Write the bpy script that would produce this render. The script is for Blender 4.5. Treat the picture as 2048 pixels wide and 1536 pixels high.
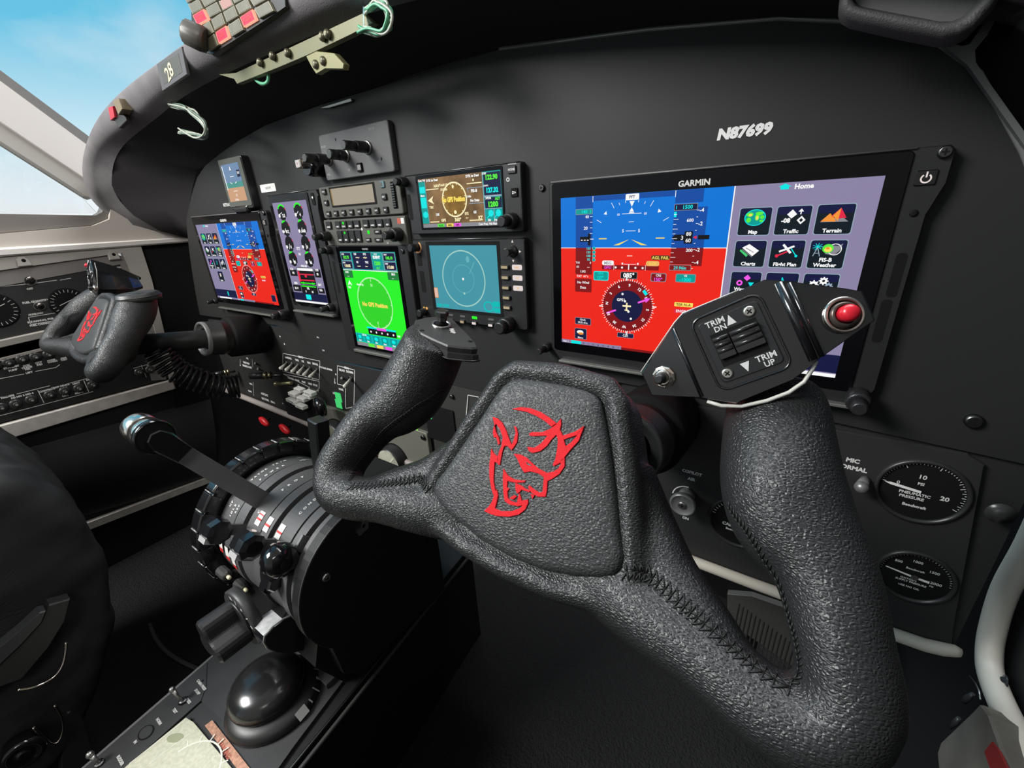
import bpy, bmesh, math, random
from mathutils import Vector, Matrix
from mathutils.bvhtree import BVHTree
for o in list(bpy.data.objects): bpy.data.objects.remove(o)
S=bpy.context.scene; C=S.collection
random.seed(7)
PI=math.pi
# ---------------------------------------------------------------- camera
# measurements are in millimetres in the frame of the instrument panel (x right, y away from the
# pilots, z up, origin at the top left corner of the right hand display); MM and UP0 turn them into world metres
MM=.001; UP0=.70
FPX=852.54; CAM=Vector((201.976,-389.88,-7.661)); YAW,PIT,ROL=.6150,-.3870,-.0570
cy,sy,cp,sp=math.cos(YAW),math.sin(YAW),math.cos(PIT),math.sin(PIT)
FW=Vector((-sy*cp,cy*cp,sp)); rt=Vector((cy,sy,0)); up=rt.cross(FW)
RT=rt*math.cos(ROL)+up*math.sin(ROL); UPV=up*math.cos(ROL)-rt*math.sin(ROL)
cd=bpy.data.cameras.new('camera'); co=bpy.data.objects.new('camera',cd); C.objects.link(co); S.camera=co
cd.sensor_width=36; cd.lens=FPX/2048*36; cd.clip_start=.005; cd.clip_end=200
mw=Matrix((RT,UPV,-FW)).transposed().to_4x4(); mw.translation=CAM*MM+Vector((0,0,UP0)); co.matrix_world=mw
# ---------------------------------------------------------------- world, exposure
S.view_settings.view_transform='Standard'; S.view_settings.look='None'; S.view_settings.gamma=1; S.view_settings.exposure=0.0
S.view_settings.use_curve_mapping=False
wd=bpy.data.worlds.new('sky'); S.world=wd; wd.use_nodes=True; nt=wd.node_tree; N=nt.nodes; L=nt.links; N.clear()
def nd(t,**k):
    n=N.new(t)
    for a,b in k.items(): setattr(n,a,b)
    return n
wo=nd('ShaderNodeOutputWorld'); bg=nd('ShaderNodeBackground'); tc=nd('ShaderNodeTexCoord'); sx=nd('ShaderNodeSeparateXYZ')
L.new(tc.outputs['Generated'],sx.inputs[0])
rp=nd('ShaderNodeValToRGB'); mr=nd('ShaderNodeMapRange'); mr.inputs[1].default_value=-.3; mr.inputs[2].default_value=.9
L.new(sx.outputs[2],mr.inputs[0]); L.new(mr.outputs[0],rp.inputs[0])
e=rp.color_ramp.elements; e[0].position=.0; e[0].color=(.10,.10,.11,1); e[1].position=1; e[1].color=(.045,.42,.72,1)
for p_,c_ in ((.23,(.5,.5,.5,1)),(.26,(.93,.96,.98,1)),(.36,(.62,.83,.92,1)),(.48,(.14,.55,.78,1))):
    q=e.new(p_); q.color=c_
nz=nd('ShaderNodeTexNoise'); nz.inputs['Scale'].default_value=2.2; nz.inputs['Detail'].default_value=6
mp=nd('ShaderNodeMapping'); mp.inputs['Scale'].default_value=(1,1,2.2); L.new(tc.outputs['Generated'],mp.inputs[0]); L.new(mp.outputs[0],nz.inputs['Vector'])
r2=nd('ShaderNodeValToRGB'); r2.color_ramp.elements[0].position=.55; r2.color_ramp.elements[1].position=.85
L.new(nz.outputs[0],r2.inputs[0]); mx=nd('ShaderNodeMixRGB'); L.new(r2.outputs[0],mx.inputs[0]); L.new(rp.outputs[0],mx.inputs[1]); mx.inputs[2].default_value=(.85,.9,.93,1)
mr2=nd('ShaderNodeMapRange'); mr2.inputs[1].default_value=-.72; mr2.inputs[2].default_value=-.05; L.new(sx.outputs[0],mr2.inputs[0])
mx2=nd('ShaderNodeMixRGB'); L.new(mr2.outputs[0],mx2.inputs[0]); L.new(mx.outputs[0],mx2.inputs[1]); mx2.inputs[2].default_value=(.34,.335,.325,1)   # neutral grey fill added right of the nose, keeping blue off the cockpit
mr3=nd('ShaderNodeMapRange'); mr3.inputs[1].default_value=-.35; mr3.inputs[2].default_value=.05; L.new(sx.outputs[2],mr3.inputs[0])
mx3=nd('ShaderNodeMixRGB'); L.new(mr3.outputs[0],mx3.inputs[0]); mx3.inputs[1].default_value=(.03,.03,.03,1); L.new(mx2.outputs[0],mx3.inputs[2])
L.new(mx3.outputs[0],bg.inputs[0]); bg.inputs[1].default_value=1.0; L.new(bg.outputs[0],wo.inputs[0])
def area(name,loc,target,sx_,sy_,pw,col=(1,1,1)):
    l=bpy.data.lights.new(name,'AREA'); l.shape='RECTANGLE'; l.size=sx_; l.size_y=sy_; l.energy=pw; l.color=col
    o=bpy.data.objects.new(name,l); C.objects.link(o); loc=Vector(loc); o.location=loc
    o.rotation_euler=(Vector(target)-loc).to_track_quat('-Z','Y').to_euler(); return o
area('cabin_window_light',(-.95,-1.2,1.55),(-.2,-.2,.55),.7,.5,44,(1,.98,.95))
area('side_window_light',(1.0,-1.1,1.6),(-.6,-.1,.55),.8,.6,17,(1,.97,.93))
area('windshield_light',(-.1,.35,1.9),(-.1,-.3,.6),1.6,.5,26,(.97,.98,1))
# ---------------------------------------------------------------- pixel of the photograph -> point on a known plane (mm)
def ray(u,v): return FW+RT*((u-1024)/FPX)-UPV*((v-768)/FPX)
def onp(u,v,p0,n):
    d=ray(u,v); n=Vector(n); return CAM+d*((Vector(p0)-CAM).dot(n)/d.dot(n))
def PY(u,v,y=0): return onp(u,v,(0,y,0),(0,1,0))
def PX(u,v,x): return onp(u,v,(x,0,0),(1,0,0))
def PZ(u,v,z): return onp(u,v,(0,0,z),(0,0,1))
# ---------------------------------------------------------------- materials
MATS={}
def mat(name,col=(.5,.5,.5),rough=.5,metal=0,emit=0,spec=.5,bump=None,noise=None,coat=0,alpha=1,trans=0):
    if name in MATS: return MATS[name]
    m=bpy.data.materials.new(name); m.use_nodes=True; t=m.node_tree; b=t.nodes['Principled BSDF']
    b.inputs['Base Color'].default_value=(*col,1); b.inputs['Roughness'].default_value=rough; b.inputs['Metallic'].default_value=metal
    b.inputs['Specular IOR Level'].default_value=spec; b.inputs['Coat Weight'].default_value=coat; b.inputs['Coat Roughness'].default_value=.08
    b.inputs['Transmission Weight'].default_value=trans
    if emit:
        b.inputs['Emission Color'].default_value=(*col,1); b.inputs['Emission Strength'].default_value=emit
        b.inputs['Base Color'].default_value=(.004,.004,.004,1); b.inputs['Specular IOR Level'].default_value=.12
    g=t.nodes.new('ShaderNodeTexCoord')
    if noise:   # (scale, amount) mottling of the colour
        n=t.nodes.new('ShaderNodeTexNoise'); n.inputs['Scale'].default_value=noise[0]; n.inputs['Detail'].default_value=4
        t.links.new(g.outputs['Object'],n.inputs['Vector'])
        r=t.nodes.new('ShaderNodeValToRGB'); a=noise[1]; r.color_ramp.elements[0].position=.3; r.color_ramp.elements[1].position=.7
        r.color_ramp.elements[0].color=(*[c*(1-a) for c in col],1); r.color_ramp.elements[1].color=(*[min(1,c*(1+a)) for c in col],1)
        t.links.new(n.outputs[0],r.inputs[0]); t.links.new(r.outputs[0],b.inputs['Base Color'])
        if emit: t.links.new(r.outputs[0],b.inputs['Emission Color'])
    if bump:    # (kind, scale, strength, distance)
        k,sc,st,di=bump; bp=t.nodes.new('ShaderNodeBump'); bp.inputs['Strength'].default_value=st; bp.inputs['Distance'].default_value=di
        if k=='leather':     # pebbled grain: cells with soft creases, bent by a fine noise, over broad puckers
            v=t.nodes.new('ShaderNodeTexVoronoi'); v.inputs['Scale'].default_value=sc; v.feature='DISTANCE_TO_EDGE'; v.inputs['Randomness'].default_value=.95
            n=t.nodes.new('ShaderNodeTexNoise'); n.inputs['Scale'].default_value=sc*.55; n.inputs['Detail'].default_value=2
            mp=t.nodes.new('ShaderNodeMapping'); mp.inputs['Scale'].default_value=(.62,1.15,1)
            ad=t.nodes.new('ShaderNodeMixRGB'); ad.blend_type='LINEAR_LIGHT'; ad.inputs[0].default_value=.0007
            t.links.new(g.outputs['Object'],n.inputs['Vector']); t.links.new(g.outputs['Object'],ad.inputs[1]); t.links.new(n.outputs['Color'],ad.inputs[2])
            t.links.new(ad.outputs[0],mp.inputs[0]); t.links.new(mp.outputs[0],v.inputs['Vector'])
            m_=t.nodes.new('ShaderNodeMapRange'); m_.interpolation_type='SMOOTHSTEP'; m_.inputs[1].default_value=0; m_.inputs[2].default_value=.38; t.links.new(v.outputs['Distance'],m_.inputs[0])
            n2=t.nodes.new('ShaderNodeTexNoise'); n2.inputs['Scale'].default_value=sc*.16; n2.inputs['Detail'].default_value=4; t.links.new(mp.outputs[0],n2.inputs['Vector'])
            ml=t.nodes.new('ShaderNodeMath'); ml.operation='MULTIPLY_ADD'; ml.inputs[1].default_value=1.1; t.links.new(n2.outputs[0],ml.inputs[0]); t.links.new(m_.outputs[0],ml.inputs[2])
            t.links.new(ml.outputs[0],bp.inputs['Height'])
        else:
            v=t.nodes.new('ShaderNodeTexNoise'); v.inputs['Scale'].default_value=sc; v.inputs['Detail'].default_value=5
            mp=t.nodes.new('ShaderNodeMapping'); t.links.new(g.outputs['Object'],mp.inputs[0]); t.links.new(mp.outputs[0],v.inputs['Vector'])
            if k=='brushed': mp.inputs['Scale'].default_value=(.03,1,1)
            t.links.new(v.outputs[0],bp.inputs['Height'])
        t.links.new(bp.outputs[0],b.inputs['Normal'])
    MATS[name]=m; return m
LEA=mat('black_leather',(.017,.017,.0175),.39,bump=('leather',860,.50,.0004),spec=.5)
LEAP=mat('pad_leather',(.031,.032,.0325),.46,bump=('leather',720,.50,.0004),spec=.45)
PAN=mat('panel_black',(.017,.017,.017),.55,bump=('n',900,.05,.0005),spec=.35)
PAN2=mat('satin_black',(.013,.013,.013),.45,spec=.4)
PLA=mat('black_plastic',(.016,.016,.017),.38,bump=('n',1500,.12,.0004))
GRYP=mat('grey_plastic',(.045,.046,.040),.5,bump=('n',1800,.15,.0004))
GLO=mat('gloss_black',(.006,.006,.007),.12,coat=.4)
GLA=mat('screen_glass',(.002,.002,.003),.05,spec=.25)
BLK=mat('matt_black',(.004,.004,.004),.8,spec=.2)
CHR=mat('chrome',(.80,.72,.64),.18,1)
STE=mat('steel',(.45,.44,.42),.35,1)
DST=mat('dark_steel',(.12,.12,.12),.35,1)
OLI=mat('olive_metal',(.14,.14,.075),.5,.3)
SILV=mat('silver_trim',(.55,.52,.47),.32,.6)
CRE=mat('cream_paint',(.62,.56,.47),.45,bump=('n',1200,.1,.0003))
BEI=mat('beige_trim',(.50,.46,.41),.5,noise=(6,.06))
WHI=mat('white_paint',(.72,.72,.70),.5)
PRT=mat('printed_white',(.62,.62,.60),.6)
PRG=mat('printed_grey',(.22,.22,.22),.6)
RED=mat('red_plastic',(.62,.02,.03),.4)
CARP=mat('carpet_black',(.020,.020,.0205),.95,bump=('n',320,1,.006),spec=.1)
FUZ=mat('flocked_grey',(.17,.162,.168),.95,bump=('n',900,.35,.001),spec=.15,noise=(30,.12))
FAB=mat('black_fabric',(.020,.020,.0205),.9,bump=('n',1400,.3,.0006),spec=.2)
RUB=mat('rubber_black',(.010,.010,.010),.5)
def em(name,col,st=1.0): return mat('lit_'+name,col,.4,emit=st)
for n_,c_,s_ in (('white',(.95,.95,.95),1),('blue',(.0,.175,.68),1),('darkblue',(.004,.07,.36),1),('red',(.86,.018,.008),1),('maroon',(.22,.004,.006),1),('navy',(.006,.008,.05),1),('cyan',(.0,.80,.78),1),('teal',(.0,.33,.30),1),
   ('magenta',(.90,.10,.80),1),('yellow',(.95,.72,.12),1),('green',(.02,.90,.02),1),('lilac',(.26,.225,.37),1),('tile',(.004,.010,.016),1),('tileedge',(.30,.40,.50),1),('grn2',(.03,.66,.02),1),('radar',(.055,.30,.38),1),('radarline',(.36,.62,.56),1),
   ('brown',(.10,.055,.02),1),('cream',(.95,.85,.50),1),('lime',(.10,.85,.05),1),('orange',(.9,.30,.04),1),('black',(.003,.004,.006),1),('lcd',(.50,.44,.34),.75),('grey',(.25,.25,.28),1),('keywhite',(.85,.75,.72),.9),('keyamber',(.62,.50,.30),.7),
   ('green2',(.06,.60,.16),1),('redtile',(.75,.02,.06),1),('amber',(.85,.45,.12),1)): em(n_,c_,s_)
def E(n): return MATS['lit_'+n]
# ---------------------------------------------------------------- mesh builder
class Fr:
    def __init__(s,o,ex,ey,ez=None):
        s.o=Vector(o); s.x=Vector(ex).normalized(); s.y=Vector(ey).normalized(); s.z=Vector(ez).normalized() if ez else s.x.cross(s.y)
    def __call__(s,a,b,c=0): return s.o+s.x*a+s.y*b+s.z*c
    def at(s,a,b,c=0,rot=0):
        r=math.radians(rot); return Fr(s(a,b,c),s.x*math.cos(r)+s.y*math.sin(r),s.y*math.cos(r)-s.x*math.sin(r),s.z)
FP=Fr((0,0,0),(1,0,0),(0,0,1),(0,-1,0))       # on the instrument panel: a right, b up, c toward the pilots
W0=Fr((0,0,0),(1,0,0),(0,1,0),(0,0,1))
_txt={}
def text_geo(s,bold):
    k=(s,bold)
    if k not in _txt:
        cu=bpy.data.curves.new('t','FONT'); cu.body=s; cu.size=1; cu.offset=bold; cu.resolution_u=2
        ob=bpy.data.objects.new('t',cu); C.objects.link(ob); bpy.context.view_layer.update()
        dg=bpy.context.evaluated_depsgraph_get(); me=ob.evaluated_get(dg).to_mesh()
        _txt[k]=([v.co.copy() for v in me.vertices],[tuple(p.vertices) for p in me.polygons])
        ob.evaluated_get(dg).to_mesh_clear(); bpy.data.objects.remove(ob); bpy.data.curves.remove(cu)
    return _txt[k]
def wmx(o): return o.matrix_basis if o.parent is None else wmx(o.parent)@o.matrix_basis
class M:
    def __init__(s,fr=FP,m=None): s.fr=fr; s.v=[]; s.f=[]; s.mi=[]; s.ms=[]; s.m(m or PLA); s.sm=[]
    def m(s,mt):
        if mt not in s.ms: s.ms.append(mt)
        s.c=s.ms.index(mt); return s
    def add(s,vs,fs,smooth=False,raw=False):
        o=len(s.v); s.v+=[Vector(p) if raw else s.fr(*p) for p in vs]
        for f in fs: s.f.append([i+o for i in f]); s.mi.append(s.c); s.sm.append(smooth)
        return s
    def loft(s,rings,closed=True,cap0=True,cap1=True,smooth=True,raw=False):
        n=len(rings[0]); vs=[p for r in rings for p in r]; fs=[]
        for i in range(len(rings)-1):
            for j in range(n if closed else n-1):
                k=(j+1)%n; fs.append((i*n+j,i*n+k,(i+1)*n+k,(i+1)*n+j))
        s.add(vs,fs,smooth,raw)
        o=len(s.v)-len(vs)
        if cap0: s.f.append([o+j for j in reversed(range(n))]); s.mi.append(s.c); s.sm.append(False)
        if cap1: s.f.append([o+(len(rings)-1)*n+j for j in range(n)]); s.mi.append(s.c); s.sm.append(False)
        return s
    def prism(s,pts,c0,c1,bev=0,smooth=False):
        # pts: 2d outline (a,b); bevelled on the c1 side
        def inset(d):
            n=len(pts); cx=sum(p[0] for p in pts)/n; cz=sum(p[1] for p in pts)/n; w=max(abs(p[0]-cx) for p in pts) or 1; h=max(abs(p[1]-cz) for p in pts) or 1
            return [(cx+(p[0]-cx)*(1-d/w),cz+(p[1]-cz)*(1-d/h)) for p in pts]
        area_=sum(pts[i][0]*pts[(i+1)%len(pts)][1]-pts[(i+1)%len(pts)][0]*pts[i][1] for i in range(len(pts)))
        if area_<0: pts=pts[::-1]
        R=[[(a,b,c0) for a,b in pts],[(a,b,c1-bev*(1 if c1>c0 else -1)) for a,b in pts]]
        if bev: R.append([(a,b,c1) for a,b in inset(bev)])
        return s.loft(R,smooth=smooth)
    def rr(s,a0,a1,b0,b1,r=0,n=5):
        if a1<a0:a0,a1=a1,a0
        if b1<b0:b0,b1=b1,b0
        r=min(r,(a1-a0)/2-.01,(b1-b0)/2-.01)
        if r<=0: return [(a0,b0),(a1,b0),(a1,b1),(a0,b1)]
        P=[]
        for cx,cz,t in ((a1-r,b0+r,-90),(a1-r,b1-r,0),(a0+r,b1-r,90),(a0+r,b0+r,180)):
            for i in range(n+1):
                q=math.radians(t+90*i/n); P.append((cx+r*math.cos(q),cz+r*math.sin(q)))
        return P
    def box(s,a0,a1,b0,b1,c0,c1,r=0,bev=0): return s.prism(s.rr(a0,a1,b0,b1,r),c0,c1,bev)
    def flat(s,a0,a1,b0,b1,c,r=0): return s.poly(s.rr(a0,a1,b0,b1,r,3),c)
    def poly(s,pts,c):
        area_=sum(pts[i][0]*pts[(i+1)%len(pts)][1]-pts[(i+1)%len(pts)][0]*pts[i][1] for i in range(len(pts)))
        if area_<0: pts=pts[::-1]
        return s.add([(a,b,c) for a,b in pts],[tuple(range(len(pts)))])
    def lathe(s,a,b,prof,n=24,cap=True,smooth=True,flute=0,fn=0):
        R=[]
        for r,c in prof:
            R.append([(a+(r-(flute if (j%2 and flute) else 0))*math.cos(2*PI*j/n),b+(r-(flute if (j%2 and flute) else 0))*math.sin(2*PI*j/n),c) for j in range(n)])
        return s.loft(R,cap0=cap,cap1=cap,smooth=smooth)
    def cyl(s,a,b,c0,c1,r0,r1=None,n=24,bev=.0):
        r1=r0 if r1 is None else r1; P=[(r0,c0),(r1,c1-bev)]
        if bev: P.append((r1-bev,c1))
        return s.lathe(a,b,P,n)
    def disc(s,a,b,c,r,n=24): return s.poly([(a+r*math.cos(2*PI*i/n),b+r*math.sin(2*PI*i/n)) for i in range(n)],c)
    def ell(s,a,b,c,ra,rb,n=24,rot=0):
        q=math.radians(rot); return s.poly([(a+ra*math.cos(t)*math.cos(q)-rb*math.sin(t)*math.sin(q),b+ra*math.cos(t)*math.sin(q)+rb*math.sin(t)*math.cos(q)) for t in [2*PI*i/n for i in range(n)]],c)
    def ring(s,a,b,c,r0,r1,t0=0,t1=360,n=40,asp=1):
        P=[];F=[]
        for i in range(n+1):
            t=math.radians(t0+(t1-t0)*i/n); P+=[(a+r0*math.cos(t)*asp,b+r0*math.sin(t),c),(a+r1*math.cos(t)*asp,b+r1*math.sin(t),c)]
        for i in range(n): F.append((2*i,2*i+1,2*i+3,2*i+2))
        return s.add(P,F)
    def line(s,a0,b0,a1,b1,w,c):
        d=Vector((a1-a0,b1-b0)); 
        if d.length<1e-6: return s
        p=Vector((-d.y,d.x)).normalized()*w/2
        return s.add([(a0+p.x,b0+p.y,c),(a0-p.x,b0-p.y,c),(a1-p.x,b1-p.y,c),(a1+p.x,b1+p.y,c)],[(0,1,2,3)])
    def text(s,t,a,b,c,size,al='c',bold=.02,sx=1,rot=0,slant=0):
        vs,fs=text_geo(t,bold)
        if not vs: return s
        w0=min(v.x for v in vs); w1=max(v.x for v in vs)
        off={'c':(w0+w1)/2,'l':w0,'r':w1}[al]; q=math.radians(rot)
        P=[]
        for v in vs:
            y=(v.y-.35)*size; x=(v.x-off)*size*sx+y*slant; P.append((a+x*math.cos(q)-y*math.sin(q),b+x*math.sin(q)+y*math.cos(q),c))
        return s.add(P,fs)
    def tube(s,path,r,n=10,closed=False,raw=True,asp=None,refv=None,cap=True):
        # path: points (raw mm or frame coordinates), r: number or list; parallel-transport frames
        P=[Vector(p) if raw else s.fr(*p) for p in path]; k=len(P); R=r if isinstance(r,list) else [r]*k
        T=[]
        for i in range(k):
            a=P[(i-1)%k] if (closed or i>0) else P[i]; b=P[(i+1)%k] if (closed or i<k-1) else P[i]
            T.append((b-a).normalized())
        u=Vector(refv) if refv else (Vector((0,0,1)) if abs(T[0].z)<.9 else Vector((1,0,0)))
        rings=[]
        for i in range(k):
            u=(u-T[i]*u.dot(T[i])).normalized(); w=T[i].cross(u)
            ra,rb=(R[i],R[i]) if not isinstance(R[i],tuple) else R[i]
            rings.append([P[i]+u*(math.cos(2*PI*j/n)*ra)+w*(math.sin(2*PI*j/n)*rb) for j in range(n)])
        if closed: rings.append(rings[0])
        return s.loft(rings,cap0=cap and not closed,cap1=cap and not closed,raw=True)
    def ball(s,p,r,raw=False,n=12):
        if not isinstance(r,tuple): r=(r,r,r)
        R=[]
        for i in range(1,n):
            t=PI*i/n; R.append([(p[0]+r[0]*math.sin(t)*math.cos(2*PI*j/n/1),p[1]+r[1]*math.sin(t)*math.sin(2*PI*j/n),p[2]+r[2]*math.cos(t)) for j in range(n)])
        return s.loft(R,raw=raw)
    def build(s,name,parent=None,bevel=0,seg=2,kind=None,label=None,group=None,cat=None,world=True,autosmooth=True):
        org=Vector((0,0,0)); inv=None
        if parent is not None: inv=wmx(parent).inverted()
        me=bpy.data.meshes.new(name)
        vs=[(v*MM+Vector((0,0,UP0))) if world else v*MM for v in s.v]
        ob=bpy.data.objects.new(name,me)
        if inv is not None:
            vs=[inv@v for v in vs] if world else vs
            ob.parent=parent
        elif world:
            n=len(vs); lo=Vector([min(v[i] for v in vs) for i in range(3)]); hi=Vector([max(v[i] for v in vs) for i in range(3)])
            base=Vector(((lo.x+hi.x)/2,(lo.y+hi.y)/2,lo.z)); vs=[v-base for v in vs]; ob.location=base
        me.from_pydata(vs,[],s.f)
        for m_ in s.ms: me.materials.append(m_)
        for p_,i,q in zip(me.polygons,s.mi,s.sm): p_.material_index=i; p_.use_smooth=q
        me.validate(); me.update()
        C.objects.link(ob)
        if bevel:
            b=ob.modifiers.new('bevel','BEVEL'); b.width=bevel*MM; b.segments=seg; b.limit_method='ANGLE'; b.angle_limit=math.radians(40)
        for k_,v_ in (('kind',kind),('label',label),('group',group),('category',cat)):
            if v_: ob[k_]=v_
        return ob
def thing(name,label,cat,loc,group=None,mx=None):
    o=bpy.data.objects.new(name,None); C.objects.link(o); o.empty_display_size=.02
    o.matrix_basis=Matrix.Translation(Vector(loc)*MM+Vector((0,0,UP0))) if mx is None else mx
    bpy.context.view_layer.update()
    o['label']=label; o['category']=cat
    if group: o['group']=group
    return o
def frmat(fr):
    m=Matrix((fr.x,fr.y,fr.z)).transposed().to_4x4(); m.translation=fr.o*MM+Vector((0,0,UP0)); return m
def cr(P,n=5):      # smooth path through points
    Q=[]
    for i in range(len(P)-1):
        p0,p1,p2,p3=P[max(i-1,0)],P[i],P[i+1],P[min(i+2,len(P)-1)]
        for s_ in range(n): t=s_/n; Q.append(.5*((2*p1)+(p2-p0)*t+(2*p0-5*p1+4*p2-p3)*t*t+(3*p1-p0-3*p2+p3)*t**3))
    return Q+[P[-1]]
# ================================================================ the setting
XW=-985
FL=Fr((XW,0,0),(0,1,0),(0,0,1),(1,0,0))       # pilot's side wall: a forward, b up, c into the cockpit
def wl(pts): return [tuple(PX(u,v,XW))[1:] for u,v in pts]
def st(m,name,**k): o=m.build(name,kind='structure',**k); return o
m=M(W0,CARP); m.box(-1100,700,-1000,500,-720,-700); st(m,'floor')
m=M(W0,PAN2); m.box(-1000,480,300,330,-700,-180); st(m,'wall_front')
m=M(FL,mat('wall_dark',(.012,.012,.013),.5,spec=.3)); m.box(-1000,330,-700,-60,-25,0); st(m,'wall_left')
m=M(W0,mat('wall_dark')); m.box(400,430,-1000,320,-700,420); st(m,'wall_right')
m=M(FL,mat('bulkhead_black',(.010,.010,.010),.8,spec=.15)); m.prism(wl([(262,440),(380,478),(408,600),(430,700),(440,860),(360,900),(345,755),(275,487)]),-20,1); st(m,'wall_corner')
# windshield post between the two panes of sky, window frame and sill
m=M(FL,mat('post_grey',(.17,.165,.16),.5)); m.prism(wl([(-260,-52),(-260,-25),(172,290),(182,296),(186,280)]),-30,4,2)
m.m(mat('post_white',(.66,.63,.60),.4)); m.prism(wl([(-260,-25),(-260,75),(172,362),(180,330),(178,295)]),-30,12,5)
m.m(mat('post_beige',(.42,.40,.37),.5)); m.prism(wl([(-260,75),(-260,118),(170,392),(182,398),(176,362)]),-30,6,2)
st(m,'trim_1')
m=M(FL,mat('sill_grey',(.17,.155,.14),.6,noise=(8,.1))); m.prism(wl([(-260,423),(190,431),(203,424),(208,412),(216,414),(214,438),(180,452),(60,462),(-260,492)]),-30,6,2)
m.m(BEI); m.prism(wl([(-260,492),(60,462),(180,452),(214,438),(216,414),(232,416),(262,450),(330,470),(378,468),(378,477),(-260,512)]),-30,14,3)
m.m(mat('sill_highlight',(.70,.67,.63),.35)); m.prism(wl([(-260,510),(378,474),(378,484),(-260,533)]),-30,22,4)  # ledge strip with the highlight along it put into its colour
st(m,'trim_2')
g=mat('window_glass',(1,1,1),.0,trans=1,spec=.2); 
m=M(FL,g); m.prism(wl([(-260,118),(170,392),(200,425),(-260,423)]),-24,-21); m.build('window_1',kind='structure')
# light frame around the fuel panel, dark recess
m=M(FL,mat('frame_beige',(.40,.375,.34),.5,noise=(9,.08)))
m.prism(wl([(-260,540),(276,486),(300,560),(347,757),(338,765),(300,640),(240,505),(-260,575)]),0,14,2)
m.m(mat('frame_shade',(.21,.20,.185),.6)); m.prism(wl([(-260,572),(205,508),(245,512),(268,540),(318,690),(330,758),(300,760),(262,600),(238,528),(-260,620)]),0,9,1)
m.m(SILV); m.prism(wl([(-260,735),(-260,755),(110,668),(110,654)]),0,12,3)
m.m(DST); m.prism(wl([(-260,755),(-260,778),(110,688),(110,668)]),0,7,1)
m.m(SILV); m.prism(wl([(-260,778),(-260,786),(110,693),(110,688)]),0,9,1)
st(m,'trim_3')
m=M(FL,mat('brushed_strip',(.62,.59,.54),.4,.4,noise=(60,.12))); m.prism(wl([(-260,915),(342,757),(348,776),(-260,958)]),0,14,3); st(m,'trim_4')
m=M(FL,mat('brushed_strip')); m.prism(wl([(60,1084),(418,951),(420,963),(60,1101)]),0,10,2); st(m,'trim_5')
m=M(FL,mat('arm_rest_black',(.014,.014,.015),.45,spec=.4)); 
P=[PX(u,v,XW) for u,v in ((-260,975),(420,790),(430,960),(-260,1160))]
R=[]
for k in range(8):
    t=k/7; q=math.sin(t*PI)*22
    R.append([(XW+q-2,P[0].y*(1-t)+P[3].y*t,P[0].z*(1-t)+P[3].z*t),(XW+q-2,P[1].y*(1-t)+P[2].y*t,P[1].z*(1-t)+P[2].z*t)])
vs=[p for r in R for p in r]; m.add(vs,[(2*i,2*i+1,2*i+3,2*i+2) for i in range(7)],True,raw=True); st(m,'wall_left_padding')
# ---------------------------------------------------------------- instrument panel
arc=[(-930,-190),(-913,-140),(-893,-90),(-874,-49),(-842,8),(-784,50),(-740,76),(-697,91),(-633,103),(-560,114),(-478,123),(-344,127),(-231,127),(-66,128),(71,112),(157,99),(209,85),(241,68),(262,50),(290,8),(318,-42),(338,-90),(352,-140),(356,-190)]
ip=thing('instrument_panel','large matt black instrument panel arching across the cockpit, marked N87699','instrument panel',(-276,4,-200))
m=M(FP,PAN); out=arc+[(352,-184),(240,-178),(60,-176),(0,-222),(-100,-222),(-300,-222),(-430,-226),(-520,-208),(-545,-190),(-600,-182),(-900,-190)]
m.prism(out,-3,0,.3); m.build('panel_face',ip)
m=M(FP,mat('edge_trim',(.22,.22,.22),.3,.4)); m.tube([(a,b,0) for a,b in [(-66,128),(71,112),(157,99),(209,85),(241,68),(262,50),(290,8),(318,-42),(338,-90)]],1.6,8,raw=False)
m.build('edge_trim',ip)
m=M(FP,mat('reg_letters',(.75,.75,.74),.4)); m.text('N87699',145.3,36.2,.4,9.6,bold=.06,sx=1.12,slant=.12); m.build('registration_lettering',ip)
m=M(FP,PRT); m.text('RETRACT',-655,27,.4,7,bold=.03); m.build('instrument_lettering',ip); m=M(FP,PRT); m.text('ON',-470,-190,.4,4); m.build('on_lettering',ip); m=M(FP,PRT); m.text('OFF',-462,-212,.4,4); m.build('off_lettering',ip)
def screw(fr,a,b,c,r,parent,mt=None,name='screw'):
    m=M(fr,mt or DST); m.lathe(a,b,[(r,c),(r,c+.5*r),(r*.75,c+.75*r)],14); m.m(BLK)
    m.box(a-r*.5,a+r*.5,b-r*.12,b+r*.12,c+.75*r,c+.78*r); m.box(a-r*.12,a+r*.12,b-r*.5,b+r*.5,c+.75*r,c+.79*r); return m.build(name,parent)
for a,b in ((-24.8,10.4),(312,-158),(-374,-190),(-196,8)): screw(FP,a,b,0,3.2 if a<300 else 5,ip)
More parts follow.
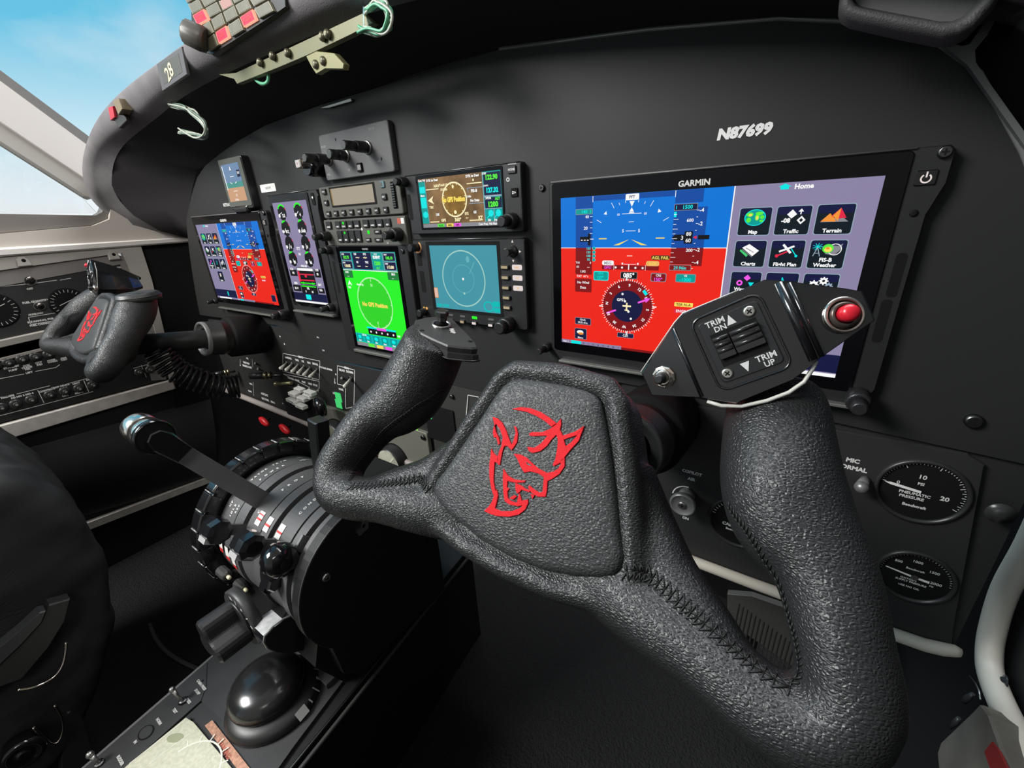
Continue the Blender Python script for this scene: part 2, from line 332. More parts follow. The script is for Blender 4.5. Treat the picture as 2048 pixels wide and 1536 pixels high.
# ---------------------------------------------------------------- glareshield
gs=thing('glareshield','dark grey flocked glareshield hood curving over the instruments from the left window','glareshield',(-276,-40,130))
ST=[(('y',(-935,-35),2),(371,475),(373,479),20),(('x',376,450),(312,465),(303,471),0),(('x',380,400),(250,437),(236,442),0),(('x',386,370),(211,406),(190,412),0),
 (('J',394,340),(195,375),(170,377),-100),(('J',420,325),(191,335),(163,335),-100),(('J',450,303),(203,297),(170,292),-100),(('J',480,282),(234,266),(188,245),-100),(('J',531,250),(273,238),(215,207),-100),
 (('J',600,225),(312,195),(262,163),-100),(('J',660,205),(375,156),(330,115),-100),(('J',720,187),(449,117),(400,60),-100),(('J',800,158),(547,74),(490,20),-100),(('J',900,125),(683,8),(625,-42),-100),(('J',1050,86),(880,-45),(810,-100),-100),
 (('J',1300,57),(1200,-100),(1130,-160),-100),(('J',1560,38),(1560,-120),(1560,-190),-100),(('J',1750,42),(1900,-60),(1950,-110),-92),(('J',1890,85),(2100,0),(2140,-20),-70)]
rows=[]
for j,li,lo,yy in ST:
    if yy==20: pj_=PX(376,478,-960); a=PX(*li,-972); b=PX(*lo,-980)
    elif yy==0: pj_=PY(j[1],j[2],2); a=PX(*li,-972); b=PX(*lo,-980)
    else: pj_=PY(j[1],j[2],2); a=PY(*li,yy+8); b=PY(*lo,yy)
    d=(b-a); up_=Vector((0,0,1)) if yy not in (0,20) else Vector((-1,0,.3)).normalized()
    back=Vector((0,1,0))
    mid=(a+b)/2+Vector((0,-7,0)) if yy not in (0,20) else (a+b)/2+Vector((3,-6,0))
    lo2=b+Vector((0,14,2)); tp=b+Vector((0,70,10))+ (Vector((-6,0,0)) if b.x<-900 else Vector((0,0,0))); far=b+Vector((0,260,-10))
    if b.x<-935: lo2.x-=4; tp.x=min(tp.x,-988); far.x=-990
    rows.append(([pj_,pj_*.6+a*.4+Vector((0,0,1.5)),pj_*.15+a*.85],[pj_*.15+a*.85,a,a*.75+mid*.25+Vector((0,-2,0)),mid,b*.8+mid*.2+Vector((0,-2,0)),b,lo2,tp,far]))
def grid(m,R,flip=False):
    n=len(R[0]); vs=[p for r in R for p in r]; fs=[]
    for i in range(len(R)-1):
        for j in range(n-1):
            f=(i*n+j,i*n+j+1,(i+1)*n+j+1,(i+1)*n+j); fs.append(f[::-1] if flip else f)
    m.add(vs,fs,True,raw=True)
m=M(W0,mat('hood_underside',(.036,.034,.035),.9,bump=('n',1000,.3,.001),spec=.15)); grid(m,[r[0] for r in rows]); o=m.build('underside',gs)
m=M(W0,FUZ); grid(m,[r[1] for r in rows]); o=m.build('padded_lip',gs)
s_=o.modifiers.new('sub','SUBSURF'); s_.levels=2; s_.render_levels=2
# right hand lower trim tube, light side frame
m=M(W0,CRE); m.tube([PY(u,v,-4) for u,v in ((1300,1088),(1360,1112),(1500,1165),(1640,1216),(1770,1262),(1850,1290),(1885,1298),(1912,1302),(1922,1306))],[5.4]*7+[4.6,3.2],14); m.build('trim_6',kind='structure')
m=M(W0,mat('strip_pinkish',(.50,.45,.42),.4,.3)); m.tube([PY(u,v,-4) for u,v in ((452,780),(600,840),(680,875),(760,905),(840,935))],6,10); m.build('trim_7',kind='structure')
m=M(W0,mat('side_frame_white',(.82,.75,.64),.45))
pth=[(2120,960),(2060,1090),(2010,1180),(1985,1260),(1978,1310),(1982,1350),(2005,1410),(2040,1480),(2090,1580)]
m.tube(cr([PX(u,v,388) for u,v in pth]),(8.6,9.5),14,refv=(1,0,0)); m.build('trim_8',kind='structure')
# ================================================================ control wheels
YS=.82
def yframe(o,roll=.012,tilt=.595):
    n=Vector((0,-math.cos(tilt),math.sin(tilt))); z=Vector((0,math.sin(tilt),math.cos(tilt))); x=Vector((1,0,0))
    R=Matrix.Rotation(roll,3,Vector((0,-math.cos(.19),math.sin(.19)))); return Fr(o,R@x,R@z,R@n)
FY=yframe((104.5,-238,-119.5),roll=-.008); FYL=yframe((-659,-229,-127),roll=-.02,tilt=.64)
LOC=Fr((0,0,0),(1,0,0),(0,1,0),(0,0,1))
# centre line of one side in wheel coordinates: (x, z, c, half width in plane, half depth)
ARM=[(0,-20,-26,18,16),(34,-40,-18,17,15),(62,-48,-10,14.5,14),(90,-52,-4,13.5,13.5),(110,-57,0,13.5,14.5),(124,-56,1,14.5,15.5),(131,-44,0,14.5,16),(126,-26,-2,14.5,17),(119,-8,-6,16.5,18),(108,5,-9,21,20),(102,17,-11,22,22),(98,34,-12,20.5,22.5),(95,46,-11,19.5,21.5),(92,53,-8,19,21)]
def body_mesh():
    parts=[]
    m=M(LOC,LEA)
    hub=[(-31,43),(31,43),(37,36),(57,-20),(62,-40),(52,-50),(20,-55),(-20,-55),(-52,-50),(-62,-40),(-57,-20),(-37,36)]
    def sc(k,dz=0): return [(a*k,b*k+dz) for a,b in hub]
    wide=[(-31,43),(31,43),(38,36),(57,-8),(74,-36),(56,-52),(20,-56),(-20,-56),(-56,-52),(-74,-36),(-57,-8),(-38,36)]
    m.loft([[(a,b,-50) for a,b in sc(.8)],[(a,b,-40) for a,b in sc(.98)],[(a,b,-24) for a,b in wide],[(a*.97,b*.98,-14) for a,b in wide],[(a,b,-7) for a,b in sc(.99)],[(a,b,-4) for a,b in sc(.93)]])
    for q in (-1,1): m.tube([(44*q,8,-20),(56*q,-14,-20),(70*q,-32,-15),(88*q,-44,-8),(100*q,-50,-4)],[9,12,13,12,9],12)
    rim=[(-27,41),(0,43.5),(27,41),(33,35),(44,8),(57,-30),(58,-42),(50,-50),(25,-54.5),(0,-56),(-25,-54.5),(-50,-50),(-58,-42),(-57,-30),(-44,8),(-33,35)]
    m.tube([(a,b,-6) for a,b in rim],[6.2]*16,10,closed=True)
    for s in (-1,1):
        pts=[];rad=[]
        ARM_=ARM if s<0 else ARM[:-4]+[(102,17,-12,21.5,21.5),(98,33,-16,20.5,19),(95.5,46,-21,19.5,16.5),(93,55,-26,18,14)]
        n=len(ARM_)
        for i in range(n-1):
            p0,p1,p2,p3=[ARM_[max(0,min(n-1,i+k))] for k in (-1,0,1,2)]
            for t in (0,.33,.66):
                v=[.5*((2*b)+(-a+c)*t+(2*a-5*b+4*c-d)*t*t+(-a+3*b-3*c+d)*t**3) for a,b,c,d in zip(p0,p1,p2,p3)]
                pts.append((v[0]*s,v[1],v[2])); rad.append((v[4],v[3]))
        p=ARM_[-1]; pts.append((p[0]*s,p[1],p[2])); rad.append((p[4],p[3]))
        m.tube(pts,rad,20,refv=(0,0,1))
    ob=m.build('tmp_body',world=False)
    r=ob.modifiers.new('r','REMESH'); r.mode='VOXEL'; r.voxel_size=.0016; r.use_smooth_shade=True
    q=ob.modifiers.new('s','SMOOTH'); q.factor=.6; q.iterations=14
    bpy.context.view_layer.update(); dg=bpy.context.evaluated_depsgraph_get(); me=bpy.data.meshes.new_from_object(ob.evaluated_get(dg)); me.name='wheel_body'
    bpy.data.objects.remove(ob)
    for p in me.polygons: p.use_smooth=True
    return me
BODY=body_mesh()
def child(name,me,parent):
    o=bpy.data.objects.new(name,me); C.objects.link(o); o.parent=parent; return o
BVH=BVHTree.FromPolygons([v.co.copy() for v in BODY.vertices],[tuple(p.vertices) for p in BODY.polygons])
def surf(x,z,off=0,cam=None):      # wheel mm -> nearest front surface point along the wheel's normal
    h=BVH.ray_cast(Vector((x,z,200))*MM,Vector((0,0,-1)))
    if h[0] is None: return None
    return (h[0]+h[1]*off*MM)/MM

YO=FY
def yl(p): d=p-YO.o; return Vector((d.dot(YO.x),d.dot(YO.y),d.dot(YO.z)))      # mm point -> wheel coordinates
def yp(u,v,c): return yl(onp(u,v,YO.o+YO.z*c,YO.z))
PADPX=[(1017.8,759),(1002.5,770.5),(982,798),(954,842),(916,897),(886,941),(868,963),(863.5,979),(868,996),(891,1027),(929,1057),(958,1082),(1021.5,1118),(1085,1142),(1148,1154),(1195.6,1158.5),(1227,1153),(1241.5,1138),(1246,1113),(1243.8,1108),(1236,1057),(1228.5,981),(1216,892),(1203,824),(1198,801),(1190,789.5),(1170,779),(1132,769),(1081,760),(1043,755.7),(1028,755.7)]
PAD=[yp(u,v,1)[:2] for u,v in PADPX]
def pad_mesh(t):
    m=M(LOC,LEAP); cx=sum(p[0] for p in PAD)/len(PAD); cz=sum(p[1] for p in PAD)/len(PAD)
    R=[]
    for k,c in ((.975,-9),(1.0,-5),(1.0,-2),(.985,-.2),(.955,.9),(.9,1.5),(.7,1.9),(.4,2.1),(.15,2.15)): R.append([(cx+(a-cx)*k,cz+(b-cz)*k,c) for a,b in PAD])
    m.loft(R,cap0=False); return m.build('centre_pad',t,world=False)
EMB=[[(722,308),(790,292),(870,300),(950,330),(1020,375),(1075,420),(1035,447),(985,405),(920,365),(840,330),(770,318)],
[(1110,382),(1112,430),(1103,470),(1130,530),(1146,600),(1142,680),(1136,705),(1100,735),(1052,760),(1045,745),(1065,700),(1080,620),(1085,560),(1075,512),(1040,545),(1000,600),(950,640),(890,655),(855,640),(842,605),(900,612),(950,580),(1003,518),(960,520),(900,522),(862,518),(858,500),(880,488),(960,490),(1020,465),(1070,430)],
[(1122,517),(1220,485),(1295,438),(1240,512),(1134,548)],[(1295,438),(1250,560),(1190,625),(1138,690),(1138,605),(1190,570),(1240,510)],
[(735,660),(790,665),(840,690),(890,740),(940,780),(1000,810),(1050,800),(1090,775),(1108,740),(1105,700),(1140,690),(1140,760),(1100,820),(1040,860),(1005,875),(1000,950),(990,1000),(930,1000),(880,970),(850,930),(858,905),(900,940),(940,965),(965,960),(970,900),(975,845),(930,815),(870,800),(820,810),(790,760),(765,700)],
[(570,368),(610,380),(650,420),(680,480),(700,540),(722,590),(740,540),(752,490),(738,440),(760,450),(772,500),(765,570),(740,610),(722,635),(690,600),(665,600),(650,640),(640,690),(630,750),(612,745),(605,705),(622,640),(640,600),(650,530),(630,470),(600,425),(588,440),(600,490),(620,530),(630,585),(614,590),(600,530),(582,535),(572,490),(585,430)],
[(560,618),(580,655),(612,684),(622,700),(612,735),(588,725),(583,800),(580,880),(595,955),(605,940),(615,990),(600,1060),(590,1090),(640,1112),(720,1112),(785,1088),(828,1045),(850,1012),(852,1050),(830,1100),(780,1140),(700,1158),(600,1150),(540,1130),(503,1110),(540,1075),(565,1040),(580,995),(560,930),(545,840),(545,740),(555,680)],
[(655,775),(690,830),(740,860),(800,870),(832,868),(825,885),(760,890),(710,880),(690,875),(685,925),(705,935),(688,960),(692,1010),(720,1032),(762,1046),(772,1000),(782,965),(795,1000),(800,1030),(842,1020),(830,1060),(770,1075),(700,1060),(665,1030),(655,960),(652,860)],
[(750,888),(800,910),(830,935),(870,950),(860,965),(800,945),(790,960),(765,975),(750,940)],[(700,1010),(740,985),(765,995),(735,1022)],[(868,975),(905,985),(885,1020)]]
THR=mat('red_thread',(.72,.012,.02),.65,bump=('n',2600,.9,.0006),spec=.3)
def emblem(t):
    m=M(LOC,THR)
    for P in EMB:
        q=[yp(840+a/3.938,740+b/3.938,2.6)[:2] for a,b in P]; m.prism(q,1.4,2.75)
    m.m(LEAP); q=[yp(840+a/3.938,740+b/3.938,2.8)[:2] for a,b in ((833,722),(868,742),(878,757),(846,746))]; m.poly(q,2.9)
    return m.build('red_emblem',t,world=False,bevel=.25,seg=2,label='red embroidered horned emblem')
STI=mat('black_thread',(.006,.006,.006),.55); PUCK=mat('puckered_leather',(.075,.075,.075),.5)
def camhit(u,v):
    o=yl(CAM)*MM; d=ray(u,v).normalized(); dl=Vector((d.dot(YO.x),d.dot(YO.y),d.dot(YO.z)))
    h=BVH.ray_cast(o,dl); return (h[0]/MM,h[1]) if h[0] is not None else None
def mirr(p): return Vector((-p[0],p[1],p[2]))
def stitches(t,px,w,step,style=0,mirror=False):
    P=[]
    for u,v in px:
        h=camhit(u,v)
        if h: P.append(h)
    # resample
    S_=[];acc=0
    for i in range(len(P)-1):
        a,b=P[i][0],P[i+1][0]; L_=(b-a).length; n=max(1,int(round(L_/step)))
        for k in range(n): S_.append((a.lerp(b,k/n),P[i][1].lerp(P[i+1][1],k/n).normalized()))
    S_.append(P[-1]); LE=[];RI=[];CE=[]
    for i,(p,n) in enumerate(S_):
        d=(S_[min(i+1,len(S_)-1)][0]-S_[max(i-1,0)][0]).normalized(); s=n.cross(d).normalized()
        for k,lst in ((1,LE),(-1,RI),(0,CE)):
            q=p+s*w*k; h=BVH.find_nearest(q*MM); z=(h[0]/MM)+h[1]*.22; lst.append(z if not mirror else mirr(z))
    m=M(LOC,STI)
    for i in range(len(S_)-1):
        for a,b in (((LE[i],CE[i+1]),(RI[i],CE[i+1]),(LE[i+1],CE[i+1]),(RI[i+1],CE[i+1])) if style==0 else ((LE[i],RI[i+1]),(LE[i],LE[i+1]))):
            m.tube([a,(a+b)/2+Vector((0,0,.15)),b],.30 if style==0 else .3,6)
        if style==0: m.tube([CE[i],(CE[i]+CE[i+1])/2,CE[i+1]],.2,5); m.ball(tuple(LE[i]),.42,raw=True,n=6); m.ball(tuple(RI[i]),.42,raw=True,n=6)
    return m.build('stitching',t,world=False)
ST_R=[(1243,1143),(1268,1143),(1291,1146.5),(1317,1166),(1357,1202),(1409,1246),(1462,1292),(1507,1330),(1549,1358),(1580,1374)]
ST_R2=[(1585,1372),(1600,1350),(1601,1324),(1591,1272),(1576,1223),(1565,1181),(1544,1140),(1516,1094),(1492,1056),(1457,1007),(1440,960)]
ST_L=[(697,972),(716,971),(741.6,971),(767,967),(792,963.5),(818,959.6),(838,955),(848,962),(856,980)]
ST_L2=[(699,962),(711,938),(726,916),(742,899),(756,877),(774,858),(793,843),(836,812),(874,788),(903,766)]
SK=mat('soft_black_plastic',(.030,.030,.030),.45,bump=('n',2200,.3,.0003))
def cap(t,sg):
    if sg<0:      # plain closed horn end on the far wheel
        f=Fr((95,53,-9),(1,0,0),Vector((0,.6,-.8)),None); f=Fr((95,53,-9),(1,0,0),Vector((0,-.6,.8)).normalized()*-1); q=[(21*math.cos(k*PI/14)*(1 if abs(k-14)<99 else 1),25*math.sin(k*PI/14)) for k in range(28)]
        m=M(f,SK); m.loft([[(a*1.02,b*1.02,-5) for a,b in q],[(a*1.04,b*1.04,1) for a,b in q],[(a,b,1.4) for a,b in q],[(a*.98,b*.98,4.5) for a,b in q],[(a*.8,b*.85,6) for a,b in q]]); m.m(DST); m.tube([f(a*1.05,b*1.05,1) for a,b in q],.6,6,closed=True); return m.build('horn_cap',t,world=False)
    ez=Vector((.2,.8,.55)).normalized(); o=Vector((-93,57,-8))
    n_=YO.x*ez.x+YO.y*ez.y+YO.z*ez.z; P0=YO(*o)
    ex=Vector((.9,-.38,.05)); ex=(ex-ez*ex.dot(ez)).normalized(); f=Fr(o,ex,ez.cross(ex),ez)
    def q(u,v,c=0):
        d=yl(onp(u,v,P0+n_*c,n_))-o; return (d.dot(f.x),d.dot(f.y))
    top=[q(620+a/3.268,570+b/3.268) for a,b in [(690,225),(760,208),(850,203),(930,215),(960,250),(1030,320),(1085,380),(1096,408),(1060,412),(1000,407),(900,395),(800,352),(720,312),(672,268)]]
    hat=q(883,641+9); scr=[q(844,661),q(941,683)]; tx=q(905,662)
    if sg<0:
        f=Fr(mirr(o),mirr(ex)*-1,(mirr(ez)).cross(mirr(ex)*-1),mirr(ez)); top=[(-a,b) for a,b in top]; hat=(-hat[0],hat[1]); scr=[(-a,b) for a,b in scr]; tx=(-tx[0],tx[1])
    cx=sum(p[0] for p in top)/len(top); cz=sum(p[1] for p in top)/len(top)
    if sum(top[i][0]*top[(i+1)%len(top)][1]-top[(i+1)%len(top)][0]*top[i][1] for i in range(len(top)))<0: top=top[::-1]
    def sc(k): return [(cx+(a-cx)*k,cz+(b-cz)*k) for a,b in top]
    m=M(f,SK); m.loft([[(a,b,-7.5) for a,b in sc(1.06)],[(a,b,-4.4) for a,b in sc(1.04)],[(a,b,-4.2) for a,b in sc(.99)],[(a,b,-1) for a,b in sc(1.0)],[(a,b,0) for a,b in sc(.96)]],smooth=False)
    m.m(DST); m.tube([f(a,b,-8) for a,b in sc(1.075)],.7,6,closed=True)
    m.m(BLK); [m.disc(a,b,.05,1.6,14) for a,b in scr]; m.m(PRT); m.text('MAP',tx[0],tx[1],.08,4,bold=.05,rot=-25)
    c_=m.build('horn_cap',t,world=False)
    m=M(f,GLO); m.ell(hat[0],hat[1],.06,8,6.5,24,-20); m.m(STE); m.lathe(hat[0],hat[1],[(6.4,0),(6.4,1.2),(5.2,1.2),(5,.4)],20,cap=False); m.m(BLK); m.lathe(hat[0],hat[1],[(4.6,.2),(3,2.4),(2.6,5)],16)
    m.m(DST); m.lathe(hat[0],hat[1],[(3.4,3.4),(3.6,6.2),(4.4,7),(4.6,9.6),(3.8,10.2)],8,smooth=False); m.build('hat_switch',c_,world=False)
GLOP=mat('piano_black',(.008,.008,.009),.2,coat=.8,spec=.6)
def plate(t,sg):
    o=Vector((78.8,66.6,7.6)); ex=Vector((.8478,.5236,.0845)); ez=Vector((.0943,-.3056,.9475))
    f=Fr(o,ex,ez.cross(ex),ez)
    if sg<0: f=Fr(mirr(o),mirr(ex)*-1,mirr(ez).cross(mirr(ex)*-1),mirr(ez))
    out=[(-40.8,3.4),(-18.9,17.6),(-14.7,19.8),(7.2,18.9),(16.3,18.9),(20.5,16.5),(38.5,4.2),(42.6,1.0),(42.2,-10.2),(21.9,-16.0),(18.9,-17.2),(11.1,-20.4),(-10.4,-22),(-22.2,-15),(-40.6,-7.5)]
    def cc(a,b):   # wings fold back from the raised centre
        if a<-20: return -(-20-a)*.22
        if a>21: return -(a-21)*.30
        return 0
    out=[(a*sg,b) for a,b in out]
    if sg<0: out=out[::-1]
    R=[]
    for k,c in (((.55,-26),(.82,-15),(.97,-7),(1,-5),(1,-1),(.985,-.2)) if sg>0 else ((.35,-58),(.62,-44),(.86,-22),(.97,-7),(1,-1),(.985,-.2))): R.append([(a*k,b*k,c+cc(a*sg,b)) for a,b in out])
    m=M(f,GLOP); m.loft(R,cap1=False,smooth=False)
    # front face: left wing, centre, right wing
    def fp(pts,dc=0): 
        pts=[(a*sg,b) for a,b in pts]; 
        if sg<0: pts=pts[::-1]
        pts=pts[::-1] if sum(pts[i][0]*pts[(i+1)%len(pts)][1]-pts[(i+1)%len(pts)][0]*pts[i][1] for i in range(len(pts)))<0 else pts
        m.add([(a*.985,b*.985,cc(a*sg,b)-.2+dc) for a,b in pts],[tuple(range(len(pts)))])
    fp([(-40.8,3.4),(-40.6,-7.5),(-22.2,-15),(-20,15.8),(-20,17),(-18.9,17.6)][:3]+[(-20,-16.4),(-20,16.9)])
    fp([(-20,16.9),(-20,-16.4),(-10.4,-22),(11.1,-20.4),(18.9,-17.2),(21,-16.3),(21,16.1),(20.5,16.5),(16.3,18.9),(7.2,18.9),(-14.7,19.8),(-18.9,17.6)])
    fp([(21,16.1),(21,-16.3),(21.9,-16),(42.2,-10.2),(42.6,1),(38.5,4.2)])
    b=m.build('switch_plate',t,world=False,bevel=.35,seg=2)
    m=M(f,GLOP)      # bright bend ridges and raised frame
    for a,w in ((19.9,1.6),(22.8,.9)): m.tube([f(a*sg,15.6 if a<21 else 14,.0+cc(a,0)),f((a-.4)*sg,-15.8,.0+cc(a,0))],w,8)
    m.tube([f(-20.6*sg,15.6,-.2),f(-21*sg,-15,-.2)],.8,8)
    m.tube([f(a*sg,b_,.0) for a,b_ in LOCR(-13.6,12.9,-15.6,15.3,4)],.5,8,closed=True); m.build('ridge',b,world=False)
    m=M(f,mat('white_edge',(.55,.55,.50),.4)); m.tube([f(a*sg,b_,-2.4) for a,b_ in ((-20,-17.6),(-15.8,-21.2),(-9,-24),(0,-25),(8,-24.6),(14,-22.6),(18.4,-18.8),(20.4,-16.6))],.8,8); m.tube([f(a*sg,b_,-4.5) for a,b_ in ((-40.6,4),(-19.4,18.2),(-14.9,20.4),(7.2,19.6))],.3,6); m.build('gasket',b,world=False)
    m=M(f,PLA); m.prism(LOCR(-11.6,11.2,-12.9,13,1.8),-.1,.7,.3)
    mo=m.build('trim_module',b,world=False)
    m=M(f,BLK); m.flat(-8.9,8.4,-6.8,7,.75)
    for k in range(2):
        a0,a1=((-8.6,-2.6),(-2.1,8.1))[k]
        m.m(GLOP); m.box(a0,a1,-3.6,5.4,.7,2.0,.5); 
        for j in range(3):
            m.m(mat('rocker_black',(.02,.02,.02),.25)); m.tube([f(a0+.1,4.4-j*2.5,2.2-.35*j),f(a1-.1,4.4-j*2.5,2.2-.35*j)],.95,10)
    m.build('trim_rocker',mo,world=False)
    m=M(f,PRT); m.text('TRIM',-5.2,11.2,.76,3.3,bold=.018); m.text('DN',-4.2,8.3,.76,3.1,bold=.018); m.text('TRIM',6,-8.5,.76,3.3,bold=.018); m.text('UP',6.3,-11.3,.76,3.1,bold=.018)
    m.poly([(-1.5,7.9),(1.9,7.9),(.2,11.9)],.76); m.poly([(-3.2,-7.8),(.2,-7.8),(-1.5,-11.7)],.76); m.build('lettering',mo,world=False)
    for a,b_ in ((7.3,9.8),(-8.6,-9.6)):
        m=M(f,mat('nickel',(.62,.60,.56),.3,1)); m.lathe(a,b_,[(2.2,.6),(2.2,1.0),(1.6,1.35)],18); m.m(BLK)
        for q in (0,90): r=math.radians(q+30); m.line(a-1.1*math.cos(r),b_-1.1*math.sin(r),a+1.1*math.cos(r),b_+1.1*math.sin(r),.5,1.42)
        m.build('screw',mo,world=False)
    fr=f.at(33.9*sg,-4.4,cc(33.9,0)+.2); q=.29*sg; fr=Fr(fr.o,fr.x*math.cos(q)-fr.z*math.sin(q),fr.y)
    m=M(fr,CHR); m.lathe(0,0,[(6.7,-1),(6.7,.9),(5.9,1.3),(5.3,.9),(5.1,-.2)],36,cap=False); m.m(BLK); m.disc(0,0,.1,5.3); m.m(mat('brown_ring',(.10,.08,.07),.3,.6)); m.lathe(0,0,[(4.9,.1),(4.6,1.6),(3.9,2.2),(3.4,1.9)],30,cap=False)
    bz=m.build('button_bezel',b,world=False,label='chrome ringed button housing')
    m=M(fr,mat('red_button',(.62,.015,.03),.28)); m.lathe(0,0,[(3.1,.2),(3.1,4.6),(2.7,5.7),(1.6,6.3),(.3,6.5)],28); m.build('red_push_button',bz,world=False,label='red push button')
    fr=f.at(-32*sg,-1.9,cc(-32,0)+.2); q=-.21*sg; fr=Fr(fr.o,fr.x*math.cos(q)-fr.z*math.sin(q),fr.y)
    m=M(fr,CHR); m.lathe(0,0,[(4.9,-1),(4.9,.8),(4.2,1.1),(3.2,.5)],10,cap=False,smooth=False); m.lathe(0,0,[(3.7,0),(3.7,1.4),(2.9,2)],24); m.m(PLA); m.lathe(0,0,[(2.6,1.8),(2.4,4),(2.0,6.8),(1.4,7.4)],20); m.build('toggle_button',b,world=False)
def LOCR(a0,a1,b0,b1,r): return M(LOC).rr(a0,a1,b0,b1,r)
def wheel(fr,name,label,sg):
    t=thing(name,label,'control yoke',(0,0,0),mx=frmat(fr)); child('wheel_body',BODY if sg>0 else MBODY,t)
    pad_mesh(t); emblem(t); cap(t,sg); plate(t,sg)
    for px,w,stp,sty in ((ST_R,3.3,2.9,0),(ST_R2,1.3,2.0,1),(ST_L,2.6,2.6,0),(ST_L2,1.3,2.0,1)): stitches(t,px,w,stp,sty,sg<0)
    return t
MBODY=BODY.copy()
for v in MBODY.vertices: v.co.x=-v.co.x
MBODY.flip_normals()
Y1=wheel(FY,'control_yoke','large black leather control yoke in the foreground with trim switch on its right horn',1)
Y2=wheel(FYL,'control_yoke','distant black leather control yoke at the far left below the side window',-1)
# columns that run through the panel
def column(x,label):
    t=thing('control_column',label,'control column',(x,-60,-235))
    d=Vector((0,-1,.165)).normalized(); f=Fr((x,0,-205),(1,0,0),d.cross(Vector((1,0,0))),d)
    m=M(f,mat('shaft_grey',(.035,.034,.034),.42,bump=('n',500,.3,.0005),noise=(90,.25))); m.lathe(0,0,[(16,4),(16,196)],28); m.build('shaft',t)
    m=M(f,BLK); m.lathe(0,0,[(37,2),(37,60),(35,62),(30,64)],36); m.build('boot',t)
    m=M(f,mat('collar_black',(.02,.02,.02),.4)); m.lathe(0,0,[(30,60),(30,74),(31,75),(31,77),(30,78),(30,101),(28.5,103)],36,cap=False)
    m.m(mat('collar_rim',(.16,.16,.16),.35) if x<0 else mat('dark_collar_rim',(.035,.035,.035),.3)); m.lathe(0,0,[(30.2,98),(30.2,103),(29,104),(26.5,104),(26,101),(19,99),(18.4,96)],36,cap=False); m.build('collar',t)
column(104.5,'black control column behind the foreground yoke'); column(-660,'black control column with a ribbed collar behind the distant yoke')
# coiled cord
m=M(W0,mat('cord_black',(.012,.012,.012),.28)); cen=[PX(u,v,x) for u,v,x in ((312,700,-655),(330,722,-652),(352,742,-648),(382,756,-642),(420,768,-634),(455,776,-628),(478,772,-622))]
pts=[];n=18*16
for i in range(n+1):
    t=i/n*(len(cen)-1); k=min(int(t),len(cen)-2); p=cen[k].lerp(cen[k+1],t-k); d=(cen[k+1]-cen[k]).normalized(); u_=d.cross(Vector((0,1,0))).normalized(); w_=d.cross(u_)
    q=2*PI*18*i/n; pts.append(p+u_*19*math.cos(q)+w_*19*math.sin(q))
m.tube(pts,2.6,6); m.build('coiled_cord',cat='cable',label='glossy black coiled cord hanging under the distant control column')
# ================================================================ instruments on the panel
def knob(fr,a,b,c,r,h,parent,name='knob',r2=0,h2=0,mt=None,cap=None,fl=.5):
    m=M(fr,mt or PLA)
    m.lathe(a,b,[(r*.92,c),(r,c+1),(r*.97,c+h-1.2),(r*.82,c+h)],36,flute=r*.06)
    if h2: m.lathe(a,b,[(r2,c+h),(r2,c+h+h2-1),(r2*.8,c+h+h2)],28,flute=r2*.08)
    if cap:
        m.m(cap); m.disc(a,b,c+h+h2+.05,(r2 or r)*.78)
    return m.build(name,parent)
def key(fr,a,b,w,h,parent,c=3,d=1.8,txt=None,lab=None,mt=None,name='button',r=.8,ts=None,lit=None):
    m=M(fr,mt or PLA); m.box(a-w/2,a+w/2,b-h/2,b+h/2,c,c+d,r,.5)
    if txt: m.m(lab or PRT); m.text(txt,a,b,c+d+.06,ts or h*.5,bold=.03)
    if lit: m.m(lit); m.flat(a-w*.36,a+w*.36,b-h*.28,b+h*.28,c+d+.06,.6)
    return m.build(name,parent)
